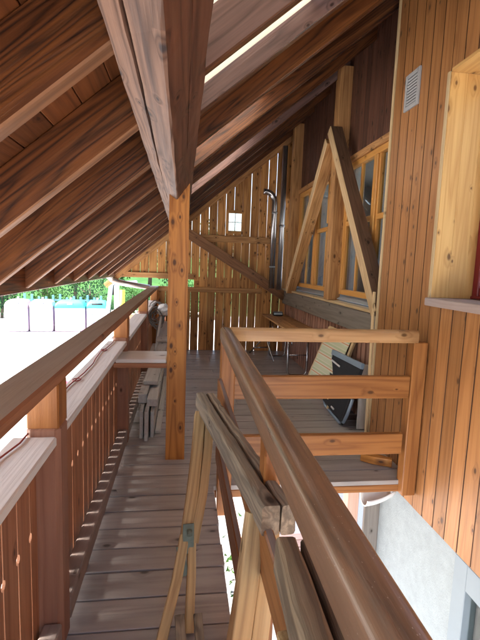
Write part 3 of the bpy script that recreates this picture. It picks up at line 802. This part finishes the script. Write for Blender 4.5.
# ------------------------------------------------------------------ plaster wall below with basement window
pw = thing('plaster_wall', 'rough white plaster wall below the orange cladding', 'wall', (1.8, 1, GZ))
BWY0, BWY1, BWZ0, BWZ1 = 1.0, 2.30, -1.30, -.235
px_ = 1.742
mb = MB()
def pbox(y0, y1, z0, z1): mb.box((px_ + .15, (y0 + y1) / 2, (z0 + z1) / 2), (.3, y1 - y0, z1 - z0), bev=.002)
pbox(BWY1 + .002, 3.33, GZ, CB + .02); pbox(YB, BWY0, GZ, CB + .02); pbox(BWY0 + .002, BWY1, GZ, BWZ0); pbox(BWY0 + .002, BWY1, BWZ1, CB + .02)
mb.build('plaster', 'plaster', pw)
mb = MB(); mb.box((px_ - .006, (YB + 3.33) / 2, CB - .012), (.028, 3.33 - YB, .022), bev=.004); mb.build('drip_strip', 'frame_grey', pw)
mb = MB(); fw = .12
for c, s_ in (((BWY1 - fw / 2, (BWZ0 + BWZ1) / 2), (fw, BWZ1 - BWZ0)), ((BWY0 + fw / 2, (BWZ0 + BWZ1) / 2), (fw, BWZ1 - BWZ0)), (((BWY0 + BWY1) / 2, BWZ1 - .085), (BWY1 - BWY0 - 2 * fw, .17)), (((BWY0 + BWY1) / 2, BWZ0 + .06), (BWY1 - BWY0 - 2 * fw, .12))):
    mb.box((px_ + .02, c[0], c[1]), (.06, s_[0], s_[1]), bev=.004)
bwn = mb.build('window', 'frame_grey', pw, 'pale grey framed basement window')
mb = MB(); mb.box((px_ + .04, (BWY0 + BWY1) / 2, (BWZ0 + BWZ1) / 2 - .02), (.006, BWY1 - BWY0 - .22, BWZ1 - BWZ0 - .28), bev=.001); mb.build('pane', 'glass', bwn)
mb = MB(); mb.box((px_ + .22, (BWY0 + BWY1) / 2, (BWZ0 + BWZ1) / 2), (.1, 1.29, 1.05), bev=.001); mb.build('dark_room', 'room', bwn)

# things under the far part of the deck
mb = MB(); mb.box((1.46, 3.30, (GZ - .1) / 2), (.105, .10, 2.48), bev=.006); o = mb.build('deck_post', 'pink_wood')
tag(o, 'pale pinkish wooden post under the far deck edge beside the gutter', 'post')
mb = MB(); sec_ = []
for k in range(9):
    t = k / 8; c = Vector((1.44 + .24 * t, 3.02 + .02 * t, -.255 + .07 * t * t)); ring_ = []
    for i in range(9):
        a = math.pi + math.pi * i / 8; ring_.append(c + Vector((0, .075 * math.cos(a), .075 * math.sin(a))))
    for i in range(9):
        a = 2 * math.pi - math.pi * i / 8; ring_.append(c + Vector((0, .066 * math.cos(a), .066 * math.sin(a))))
    sec_.append(ring_)
mb.loft(sec_); o = mb.build('gutter_end', 'white_plastic'); tag(o, 'white half round gutter end under the deck beside the plaster wall', 'gutter')
mb = MB(); mb.box((1.69, 3.36, -1.35), (.15, .035, 2.45), bev=.003); o = mb.build('old_board', 'grey_beam'); tag(o, 'cracked dark grey board upright against the plaster wall end', 'board')
bs = MB(); bs.box((2.1, 7.6, -1.9), (2.4, .04, 1.4), bev=.01); o = bs.build('blue_sheet', 'blue_sheet'); tag(o, 'pale blue sheet standing in the yard below the deck', 'sheet')
pk = thing('pallet', 'pale pink slatted wooden pallet on the ground below the stairwell', 'pallet', (1.35, 5.7, GZ))
mb = MB()
for k in range(5): mb.box((1.3, 5.1 + k * .16, GZ + .16), (1.1, .14, .025), bev=.003)
mb.build('slats', 'pink_wood', pk)
for xx in (.85, 1.75):
    mb = MB(); mb.box((xx, 5.42, GZ + .072), (.09, .8, .144), bev=.003); mb.build('runner', 'pink_wood', pk)

# ------------------------------------------------------------------ trestles
def trestle(label, a, b, legs, group):
    a, b = Vector(a), Vector(b); t = thing('sawhorse', label, 'sawhorse', (a.x, (a.y + b.y) / 2, 0), group)
    u = (b - a).normalized(); side = u.cross(Z).normalized()   # to the right of the direction a -> b
    if side.x < 0: side = -side
    for k, (off, w, dz) in enumerate(((-.030, .050, 0), (.023, .042, -.004))):
        mb = MB(); n_ = 16; secs = []; h = .085
        for i in range(n_ + 1):
            p = a.lerp(b, i / n_) + side * off + Z * dz; q = rrect(w + J(.004), h + J(.004), .010, 2)
            up = side.cross(u) if side.cross(u).z > 0 else u.cross(side)
            secs.append([p + side * (x_ + J(.0016)) + up * (y_ + J(.0016)) for x_, y_ in q])
        mb.loft(secs, smooth=False, gcs=rrect(w, h, .01, 2)); mb.build('beam', 'trestle_top', t)
    return t, side
s1, sd = trestle('weathered folded sawhorse leaning on the stair railing, its long double beam in full view', (.135, 2.27, .775), (.285, 1.10, .800), 4, 'folded sawhorses at the stair railing')
def leg(t, pts, w, th, mat='trestle_leg', up=None):
    mb = MB(); pts = [Vector(p) for p in pts]; secs = []; prev = None
    for i, p in enumerate(pts):
        d = (pts[min(i + 1, len(pts) - 1)] - pts[max(i - 1, 0)]).normalized()
        x_ = Vector((1, .12, 0)); x_ = (x_ - d * d.dot(x_)).normalized(); y_ = d.cross(x_)
        secs.append([p + x_ * q[0] + y_ * q[1] for q in rrect(w, th, .005, 2)])
    mb.loft(secs, smooth=False, gcs=rrect(w, th, .005, 2)); return mb.build('leg', mat, t)
# far leg pair, hinged lower down
leg(s1, [(.100, 2.16, .735), (.085, 2.03, .60), (.062, 1.90, .44), (.030, 1.78, .24)], .052, .06)
leg(s1, [(.152, 2.15, .735), (.136, 2.03, .60), (.110, 1.90, .44), (.068, 1.79, .27)], .042, .055)
leg(s1, [(.030, 1.80, .30), (.000, 1.70, .17), (-.060, 1.55, .004)], .042, .045)
leg(s1, [(.062, 1.81, .30), (.060, 1.70, .17), (.052, 1.60, .004)], .036, .04)
leg(s1, [(.012, 1.58, .10), (.022, 1.50, .05), (.040, 1.44, .003)], .038, .03, 'trestle_top')
leg(s1, [(.085, 1.58, .10), (.092, 1.50, .05), (.108, 1.44, .003)], .034, .03, 'trestle_top')
mb = MB(); mb.box((.046, 1.775, .30), (.05, .006, .12), ax=((1, .1, 0), (-.1, 1, -.5), (0, .5, 1)), bev=.002)
mb.box((.022, 1.735, .225), (.03, .006, .12), ax=((1, .1, .3), (-.1, 1, -.5), (-.3, .5, 1)), bev=.002)
mb.tube([(.05, 1.765, .345), (.05, 1.745, .335)], .012, 10); mb.build('hinge', 'metal_hinge', s1)
# near leg pair
leg(s1, [(.232, 1.20, .76), (.200, 1.12, .60), (.160, 1.04, .40), (.075, .90, .004)], .055, .06)
leg(s1, [(.282, 1.21, .76), (.254, 1.13, .60), (.216, 1.05, .40), (.138, .92, .004)], .050, .055)
s2, sd = trestle('weathered folded sawhorse standing close to the viewer under the handrail, only its beam end showing', (.262, .84, .880), (.190, -.25, .985), 4, 'folded sawhorses at the stair railing')
leg(s2, [(.205, .66, .85), (.200, .62, .45), (.190, .60, .004)], .045, .055)
leg(s2, [(.255, .66, .85), (.222, .62, .45), (.212, .60, .004)], .040, .05)
leg(s2, [(.155, -.15, .93), (.135, -.2, .45), (.125, -.22, .004)], .045, .055)
leg(s2, [(.205, -.15, .93), (.195, -.2, .45), (.185, -.22, .004)], .040, .05)

# ------------------------------------------------------------------ planks stacked by the railing
pg = 'weathered planks stacked beside the railing'
def plank(label, a, b, w, th, up=Z, mat='grey_plank'):
    mb = MB(); mb.bar(a, b, w, th, up=up, bev=.004); o = mb.build('plank', mat); return tag(o, label, 'plank', pg)
plank('grey plank on edge, the one of three nearest the railing', (-.330, 3.62, .125), (-.345, 6.1, .125), .030, .25)
plank('grey plank on edge, middle of the three by the railing', (-.285, 3.56, .130), (-.300, 6.0, .130), .030, .26)
plank('grey plank on edge, outermost of the three towards the walkway', (-.240, 3.64, .115), (-.255, 5.9, .115), .030, .23)
plank('thick grey beam lying on top of the planks on edge, railing side', (-.335, 3.78, .305), (-.32, 5.6, .31), .075, .085)
plank('short thick grey beam on top of the planks, walkway side', (-.245, 3.70, .292), (-.25, 5.2, .295), .09, .065)
plank('flat grey board lying on top of the two beams', (-.285, 4.05, .372), (-.26, 6.4, .380), .13, .035)
plank('thin grey board flat on the deck under the stacked planks', (-.195, 3.72, .018), (-.20, 5.6, .018), .05, .032)
plank('pale grey board propped up at the far end of the plank stack', (-.275, 6.05, .42), (-.262, 7.35, .52), .16, .03)

# cable coil, white bag and pale stick in the far corner
cb = thing('cable_coil', 'tangled grey cable coil hanging in the corner beside the far railing post', 'cable coil', (-.36, 6.55, .62))
for q in range(9):
    mb = MB(); r0 = random.uniform(.09, .19); c = Vector((-.375 + J(.03), 6.5 + J(.12), .72 + J(.1)))
    tl = Vector((J(.5), J(.5), 0)); pts = []
    for k in range(25):
        a = 2 * math.pi * k / 24; pts.append(c + Vector((r0 * .65 * math.cos(a), r0 * .6 * math.cos(a + tl.x * 3) , r0 * math.sin(a))) + Vector((J(.006), J(.006), J(.006))))
    pts[-1] = pts[0]; mb.tube(pts, .008, 6); mb.build('cable_loop', 'coil', cb)
mb = MB(); mb.tube([(-.37, 6.5, .55), (-.39, 6.6, .25), (-.37, 6.7, .012)], .008, 6); mb.build('cable_tail', 'coil', cb)
mb = MB(); secs = []
for k in range(9):
    t = k / 8; r0 = .085 * math.sin(math.pi * (.12 + .8 * t)) ** .6
    secs.append([Vector((-.275 + J(.012) + r0 * 1.1 * math.cos(a), 6.45 + r0 * math.sin(a) + J(.012), .74 + .17 * t + J(.008))) for a in [2 * math.pi * i / 12 for i in range(12)]])
mb.loft(secs, smooth=False); o = mb.build('bag', 'white_plastic'); tag(o, 'crumpled white plastic bag on the cable coil in the corner', 'bag')
mb = MB(); mb.bar((-.40, 6.02, .012), (-.31, 6.45, .72), .03, .03); o = mb.build('stick', 'ledge'); tag(o, 'short pale stick leaning in the corner below the white bag', 'stick')

# ------------------------------------------------------------------ table along the timber wall, device on it
tb = thing('table', 'narrow wooden folding table with chrome tube legs along the timber wall', 'table', (1.6, 6.4, 0))
mb = MB()
for k in range(4): mb.box((1.455 + k * .105, 6.35, .668), (.104, 2.3, .026), bev=.003)
mb.build('tabletop', 'timber', tb)
def tubeleg(y):
    mb = MB(); mb.tube([(1.47, y, .652), (1.47, y, .10), (1.475, y, .05), (1.50, y, .018), (1.54, y, .014), (1.68, y, .014), (1.72, y, .018), (1.745, y, .05), (1.75, y, .10), (1.75, y, .652)], .014, 8); mb.build('leg', 'chrome', tb)
    mb = MB(); mb.tube([(1.52, y, .45), (1.56, y + .22, .652)], .010, 8); mb.build('strut', 'chrome', tb)
tubeleg(5.75); tubeleg(7.05)
mb = MB(); mb.tube([(1.47, 5.75, .30), (1.75, 5.75, .30)], .010, 8); mb.build('crossbar', 'chrome', tb)
rd = thing('radio', 'small black and silver radio lying on the table in the corner', 'radio', (1.63, 7.25, .682))
mb = MB(); mb.box((1.63, 7.22, .715), (.17, .1, .066), bev=.012); mb.build('case', 'black', rd)
mb = MB(); mb.box((1.63, 7.168, .722), (.14, .006, .034), bev=.002); mb.build('display', 'flash', rd)
mb = MB(); mb.box((1.63, 7.22, .751), (.15, .08, .008), bev=.003); mb.build('lid', 'zinc', rd)
ch = thing('folding_stool', 'low chrome tube stool frame on the deck under the table', 'stool', (1.4, 7.0, 0))
mb = MB(); mb.tube([(1.18, 7.3, .012), (1.40, 7.2, .30), (1.42, 7.2, .31), (1.46, 7.1, .30)], .013, 8)
mb.tube([(1.22, 6.9, .30), (1.38, 7.0, .30), (1.42, 7.0, .29), (1.46, 6.6, .014)], .013, 8)
mb.tube([(1.20, 7.05, .15), (1.44, 7.05, .16)], .011, 8); mb.build('tube_frame', 'chrome', ch)

# ------------------------------------------------------------------ folded garden furniture leaning in the recess
dc = thing('deckchair', 'folded wooden deckchair with green and orange striped cloth leaning on the wall', 'deckchair', (1.6, 4.6, 0))
# plane of the chair: bottom edge on the deck, top on the wall
B0, B1 = Vector((1.50, 5.02, .01)), Vector((1.57, 4.30, .01)); T0, T1 = Vector((1.775, 4.95, .82)), Vector((1.80, 4.24, .80))
nrm = (B1 - B0).cross(T0 - B0).normalized()
for p0, p1 in ((B0, T0), (B1, T1)):
    mb = MB(); mb.bar(p0, p1, .045, .028, up=nrm); mb.build('side_pole', 'lath', dc)
mb = MB(); mb.bar(T0 + Vector((0, .03, -.02)), T1 + Vector((0, -.03, -.02)), .055, .03, up=nrm); mb.build('top_bar', 'lath', dc)
mb = MB(); vs = []; gs = []; fs = []; nu, nv = 8, 10
for j in range(nv + 1):
    for i in range(nu + 1):
        a, b = .06 + .88 * i / nu, .12 + .84 * j / nv
        p = B0.lerp(B1, a).lerp(T0.lerp(T1, a), b) + nrm * (.012 + .02 * math.sin(math.pi * b)); vs.append(p); gs.append((b * .9, a, 0))
for j in range(nv):
    for i in range(nu): k = j * (nu + 1) + i; fs.append([k, k + 1, k + nu + 2, k + nu + 1])
m0 = len(vs); vs2 = [v - nrm * .004 for v in vs]; fs2 = [[m0 + k for k in q[::-1]] for q in fs]
mb.add(vs + vs2, fs + fs2, gs + gs, smooth=True)
for v_ in range(len(mb.gc)): pass
g0 = mb.gc[0] - Vector(gs[0]); mb.gc = [g - g0 for g in mb.gc]
mb.build('cloth', 'stripe', dc)
lc = thing('camp_chair', 'folded black camp chair with blue grey frame leaning on the wall', 'chair', (1.6, 4.1, 0))
B0, B1 = Vector((1.600, 4.52, .012)), Vector((1.560, 3.79, .012)); T0, T1 = Vector((1.715, 4.58, .60)), Vector((1.690, 3.69, .64))
nrm = (B1 - B0).cross(T0 - B0).normalized()
mb = MB(); u1 = (B1 - B0).normalized(); 
def panel(mb, a0, a1, b0, b1, off, th):
    P = lambda a, b: B0.lerp(B1, a).lerp(T0.lerp(T1, a), b)
    q = [P(a0, b0), P(a1, b0), P(a1, b1), P(a0, b1)]; vs = [p + nrm * (off + th) for p in q] + [p + nrm * off for p in q]
    mb.add(vs, [[0, 1, 2, 3], [7, 6, 5, 4], [0, 4, 5, 1], [1, 5, 6, 2], [2, 6, 7, 3], [3, 7, 4, 0]], vs)
panel(mb, .03, .97, .06, .94, 0, .03); mb.build('fabric', 'black_fabric', lc)
mb = MB(); panel(mb, .08, .60, .30, .60, .032, .006); mb.build('pocket', 'black', lc)
P = lambda a, b, o=.015: B0.lerp(B1, a).lerp(T0.lerp(T1, a), b) + nrm * o
mb = MB(); mb.tube([P(.0, .95), P(0, .2), P(.04, .06), P(.14, .0), P(.86, .0), P(.97, .06), P(1, .2), P(1, .45)], .016, 8); mb.build('lower_frame', 'blue_grey', lc)
mb = MB(); mb.bar(P(.02, .97, .03), P(1.0, .97, .03), .055, .03, up=nrm); mb.build('top_frame', 'blue_grey', lc)
for a_, b_ in ((P(.1, .83, .045), P(.42, .80, .045)), (P(.5, .12, .045), P(.62, .12, .045))):
    mb = MB(); mb.bar(a_, b_, .018, .012, up=nrm); mb.build('strap', 'white_plastic', lc)
mb = MB(); mb.bar(P(.94, .02, .02), P(.96, .62, .02), .05, .02, up=nrm); mb.build('side_strap', 'black', lc)
mb = MB(); mb.bar((1.735, 3.745, .004), (1.755, 3.80, .62), .15, .022, up=(0, -1, .1), bev=.006); o = mb.build('board', 'grey_plank'); tag(o, 'weathered pale board leaning at the wall corner beside the black chair', 'board')
mb = MB(); mb.bar((1.672, 3.56, .004), (1.688, 3.635, 1.32), .030, .018, up=(-1, 0, 0), bev=.003); o = mb.build('lath', 'lath'); tag(o, 'tall pale lath leaning upright at the corner of the cladding', 'lath')
wb_ = MB()
secs = []
for k in range(9):
    t = k / 8; secs.append([Vector((1.44 + .19 * t, 3.12 - .14 * t, .035)) + Vector((.5, .8, 0)).normalized() * (q[0] * (.5 + .5 * math.sin(math.pi * min(1, t + .15)))) + Z * q[1] for q in rrect(.085, .066, .01, 2)])
wb_.loft(secs, smooth=False, gcs=rrect(.08, .066, .01, 2)); o = wb_.build('wood_offcut', 'post'); tag(o, 'small orange wood offcut on the deck by the stair railing post', 'wood')

# flue pipes in the far corner
fp = thing('flue_pipe', 'dark bent flue pipe in the corner before the gable boards', 'pipe', (1.52, 7.42, 1.1))
mb = MB(); pts = [(1.54, 7.42, 1.14), (1.53, 7.42, 2.60)] + [(1.53 - .16 * (1 - math.cos(a)), 7.42, 2.60 + .18 * math.sin(a)) for a in [k * math.pi / 2 / 8 for k in range(1, 9)]] + [(1.33, 7.42, 2.782)]
mb.tube(pts, .050, 14); mb.build('pipe', 'flue', fp)
for zz in (1.5, 2.42):
    mb = MB(); mb.tube([(1.536, 7.42, zz), (1.536, 7.42, zz + .03)], .054, 14); mb.build('clamp', 'zinc', fp)
sp = thing('downpipe', 'straight zinc pipe standing in the corner beside the bent flue', 'pipe', (1.66, 7.45, 1.1))
mb = MB(); mb.tube([(1.68, 7.44, 1.12), (1.68, 7.44, 3.55)], .045, 12); mb.build('pipe', 'zinc', sp)
mb = MB(); mb.tube([(1.68, 7.44, 2.2), (1.68, 7.44, 2.24)], .051, 12); mb.build('clamp', 'flue', sp)
# gutter downpipe crossing outside to the house corner
gp = thing('gutter_pipe', 'pale grey gutter pipe bending from the eave towards the railing end', 'gutter', (-1.2, 7.4, 1.2))
mb = MB(); mb.tube([(-1.20, 7.2, 1.30), (-1.22, 7.34, 1.27), (-1.19, 7.45, 1.215), (-1.08, 7.50, 1.165), (-.95, 7.52, 1.14), (-.56, 7.52, 1.09)], [.05, .05, .052, .05, .048, .042], 12); mb.build('pipe', 'zinc', gp)

# ------------------------------------------------------------------ the yard: recycling containers and playground
def container(cx, cy, w, label, shell, lid, kind):
    t = thing('recycling_container', label, 'recycling bin', (cx, cy, GZ), 'recycling containers in a row in the yard')
    d = 1.3; ang = .13
    u, v = Vector((math.cos(ang), math.sin(ang), 0)), Vector((-math.sin(ang), math.cos(ang), 0)); o = Vector((cx, cy, GZ))
    def rg(sw, sd_, z): return [o + u * p[0] + v * p[1] + Z * z for p in rrect(w * sw, d * sd_, .12 * sw, 3)]
    mb = MB(); mb.loft([rg(.96, .96, .02), rg(1, 1, .1), rg(1, 1, 1.38)]); mb.build('body', shell, t)
    mb = MB(); mb.loft([rg(1.015, 1.015, 1.36), rg(1.01, 1.01, 1.50), rg(.90, .90, 1.66), rg(.70, .70, 1.77), rg(.40, .40, 1.80)]); mb.build('lid', lid, t)
    mb = MB(); mb.tube([o + Z * 1.79, o + Z * 1.93], .06, 10); mb.build('lifting_knob', shell, t)
    f = o - v * (d / 2 + .004)
    def mark(nm, mat, x, z, a, b, off=.0):
        mb = MB(); mb.box(f + u * x + Z * z - v * off, (a, .012, b), (u, v, Z), bev=.004); mb.build(nm, mat, t)
    mb = MB(); mb.tube([o + Z * 1.60 - v * (d * .435) - u * .15 * (2 if kind == 'print' else 1), o + Z * 1.60 - v * (d * .435) + u * .15 * (2 if kind == 'print' else 1)], .075, 10); mb.build('slot', 'hole_dark' if kind == 'print' else 'mark_grey', t)
    if kind == 'print':
        for k in range(26): mark('printed_mark', random.choice(('mark_grey', 'mark_blue', 'mark_green', 'bin_pink')), J(w * .42), random.uniform(.5, 1.3), random.uniform(.03, .13), random.uniform(.03, .11))
    else:
        mark('emblem', 'mark_grey', -.03, .74, .09, .03); mark('emblem', 'mark_grey', .05, .68, .04, .10); mark('emblem', 'mark_grey', -.08, .82, .03, .06)
    if kind == 'stripe': mark('stripe', 'bin_pink', 0, .16, w * .96, .24)
    mark('edge_strip', 'bin_pink', w / 2 - .05, .72, .05, 1.28)
container(-9.30, 25.95, 1.22, 'white domed recycling container at the left end of the row', 'bin_white', 'bin_lilac', 'plain')
container(-8.02, 26.12, 1.24, 'white domed recycling container next to the teal lidded wide one', 'bin_white', 'bin_lilac', 'plain')
container(-6.50, 26.32, 1.66, 'wide white container with teal lid and pink base stripe', 'bin_white', 'bin_teal', 'stripe')
container(-5.03, 26.52, 1.18, 'teal lidded container covered in small printed marks', 'bin_white', 'bin_teal', 'print')

fn = thing('picket_fence', 'blue picket fence behind the recycling containers', 'fence', (-7, 29, GZ))
mb = MB()
for k in range(12): mb.box((-10.0 + k * .42, 29 + .047 * k, GZ + .9 + J(.12)), (.14, .03, 1.8), bev=.01)
mb.build('pickets', 'blue_fence', fn)
mb = MB()
for zz in (.5, 1.5): mb.box((-7.7, 29.30, GZ + zz), (5.0, .04, .1), ax=((1, .111, 0), (-.111, 1, 0), (0, 0, 1)), bev=.01)
mb.build('rail', 'blue_fence', fn)
sw = thing('swing_frame', 'grey steel swing frame on the green behind the yard', 'swing', (-3.2, 18.5, GZ))
def gpole(a, b, r=.07, mat='grey_pole'):
    mb = MB(); mb.tube([a, b], r, 10); mb.build('pole', mat, sw)
gpole((-3.35, 18.5, GZ), (-2.95, 18.5, .62), .085); gpole((-2.75, 18.9, GZ), (-2.80, 18.9, .62), .11)
gpole((-3.05, 18.5, .6), (-2.2, 21.0, .6))
mb = MB(); mb.tube([(-3.25, 24, GZ), (-3.25, 24, .0)], .14, 10); o = mb.build('yellow_post', 'yellow'); tag(o, 'yellow playground post standing beside the grey swing frame', 'post')
mb = MB(); mb.box((-2.2, 27.5, GZ + .75), (2.6, .4, .35), bev=.04); mb.box((-2.2, 27.55, GZ + .28), (2.4, .3, .56), bev=.03); o = mb.build('low_wall', ['orange']); tag(o, 'low orange garden wall on the green seen over the handrail', 'wall')
mb = MB(); mb.tube([(-3.4, 13.2, GZ), (-3.4, 13.2, GZ + .45)], [.2, .14], 12); o = mb.build('red_cone', 'red'); tag(o, 'small red traffic cone on the pale yard beyond the railing', 'cone')

def tree(x, y, h, r, label, leaf, seed, name='tree', group='trees on the slope', n_=16):
    rnd = random.Random(seed); zb_ = GZ + (0 if y < 33 else min(4.2, (y - 33) * .32))
    t = thing(name, label, name, (x, y, zb_), group)
    mb = MB(); mb.tube([(x, y, zb_ - .3), (x + .1, y, zb_ + h * .35), (x - .05, y + .1, zb_ + h * .8)], [h * .035, h * .026, h * .008], 8)
    for k in range(6):
        a = rnd.uniform(0, 6.28); z0 = zb_ + h * rnd.uniform(.25, .6)
        mb.tube([(x, y, z0), (x + r * .6 * math.cos(a), y + r * .6 * math.sin(a), z0 + h * .2)], [h * .012, h * .004], 6)
    mb.build('trunk', 'bark', t)
    mb = MB(); cl = []
    for k in range(n_):
        a = rnd.uniform(0, 6.28); rr0 = r * rnd.uniform(.1, .85); cl.append((Vector((x + rr0 * math.cos(a), y + rr0 * math.sin(a), zb_ + h * rnd.uniform(.15, .95))), r * rnd.uniform(.28, .5), rnd.random()))
    for c, cr, tn in cl:
        for k in range(110):
            d = Vector((rnd.gauss(0, 1), rnd.gauss(0, 1), rnd.gauss(0, .8))).normalized() * cr * rnd.uniform(.5, 1.05); p = c + d
            n1 = Vector((rnd.gauss(0, 1), rnd.gauss(0, 1), rnd.gauss(0, 1))).normalized(); u, v, w = basis(n1); q = rnd.uniform(.07, .16) * (h / 5)
            mb.add([p - v * q, p + w * q * .6, p + v * q, p - w * q * .6], [[0, 1, 2, 3]], [(0, 0, 0)] * 4, tone=min(1, max(0, tn * .6 + rnd.uniform(0, .4))))
    mb.build('crown', leaf, t)
tl = [(-14.5, 34, 6, 2.6, 'broad green tree beyond the first container of the row', 'leaf', 1), (-11.2, 37, 6.5, 2.4, 'dark blue green tree behind the white containers', 'leaf2', 2), (-8.6, 36, 4.4, 1.9, 'rounded green tree behind the two domed containers', 'leaf', 3),
      (-5.9, 38, 6, 2.3, 'green tree rising behind the wide teal lidded container', 'leaf', 4), (-3.0, 40, 5.5, 2.2, 'blue green tree behind the grey swing frame', 'leaf2', 5), (-.4, 36, 3.2, 1.5, 'low green tree seen under the gable opening', 'leaf', 6), (3.4, 41, 6, 2.4, 'green tree seen only through the gable board gaps', 'leaf', 7)]
for a in tl: tree(*a)
bl = [(-15.2, 31.5, 2.6, 1.9, 'dense bush at the far left edge of the yard, left of the first container', 'leaf', 11), (-12.3, 31.2, 3.1, 1.9, 'tall dark bush right behind the first white container', 'leaf2', 12), (-9.4, 31.6, 2.8, 1.8, 'dense bush behind the second container and the blue fence', 'leaf', 13),
      (-6.6, 32.0, 3.0, 1.9, 'dense bush behind the wide teal lidded container', 'leaf2', 14), (-3.6, 32.2, 2.2, 1.5, 'low bush behind the swing frame and the yellow post', 'leaf', 15), (-.6, 32.4, 2.4, 1.6, 'low bush behind the orange garden wall', 'leaf2', 16), (2.4, 32.4, 3.0, 1.8, 'bush seen only through the lower gable board gaps', 'leaf', 17)]
for a in bl: tree(*a, name='bush', group='bushes behind the yard', n_=20)

# ------------------------------------------------------------------ light, world, camera
SUN_EL, SUN_AZ = 54, 266            # azimuth measured clockwise from +y: the sun stands to the left
w = bpy.data.worlds.new("World"); sc.world = w; w.use_nodes = True
nt = w.node_tree; bg = nt.nodes['Background']
sky = nt.nodes.new('ShaderNodeTexSky'); sky.sky_type = 'NISHITA'; sky.sun_disc = False
sky.sun_elevation = R(SUN_EL); sky.sun_rotation = R(SUN_AZ); sky.air_density = 1.0; sky.dust_density = 5.0; sky.ozone_density = 1.0
nt.links.new(sky.outputs[0], bg.inputs[0]); bg.inputs[1].default_value = .15
sd_ = bpy.data.lights.new('sun', 'SUN'); sd_.energy = 2.6; sd_.angle = R(11); sd_.color = (1, .95, .87)
so = bpy.data.objects.new('sun', sd_); COL.objects.link(so)
dirv = Vector((math.sin(R(SUN_AZ)) * math.cos(R(SUN_EL)), math.cos(R(SUN_AZ)) * math.cos(R(SUN_EL)), math.sin(R(SUN_EL))))
so.rotation_euler = (-dirv).to_track_quat('-Z', 'Y').to_euler()

F, pit, yaw, rol = 430.0, -.1236, .1347, .0364
f = Vector((math.sin(yaw) * math.cos(pit), math.cos(yaw) * math.cos(pit), math.sin(pit)))
rt = Vector((math.cos(yaw), -math.sin(yaw), 0)); up = rt.cross(f); c, s_ = math.cos(rol), math.sin(rol)
r2_ = rt * c + up * s_; u2_ = up * c - rt * s_
cam = bpy.data.cameras.new('camera'); co = bpy.data.objects.new('camera', cam); COL.objects.link(co)
co.matrix_world = Matrix(((r2_.x, u2_.x, -f.x, 0), (r2_.y, u2_.y, -f.y, 0), (r2_.z, u2_.z, -f.z, 1.5), (0, 0, 0, 1)))
cam.sensor_fit = 'VERTICAL'; cam.sensor_height = 32; cam.lens = 32 * F / 640; cam.clip_start = .05; cam.clip_end = 1000
sc.camera = co
sc.view_settings.view_transform = 'Standard'; sc.view_settings.look = 'None'; sc.view_settings.exposure = 2.7; sc.view_settings.gamma = 1.0
sc.view_settings.use_curve_mapping = False
sc.render.engine = 'CYCLES'
sc.cycles.use_denoising = True; sc.cycles.max_bounces = 12; sc.cycles.diffuse_bounces = 6; sc.cycles.transparent_max_bounces = 12
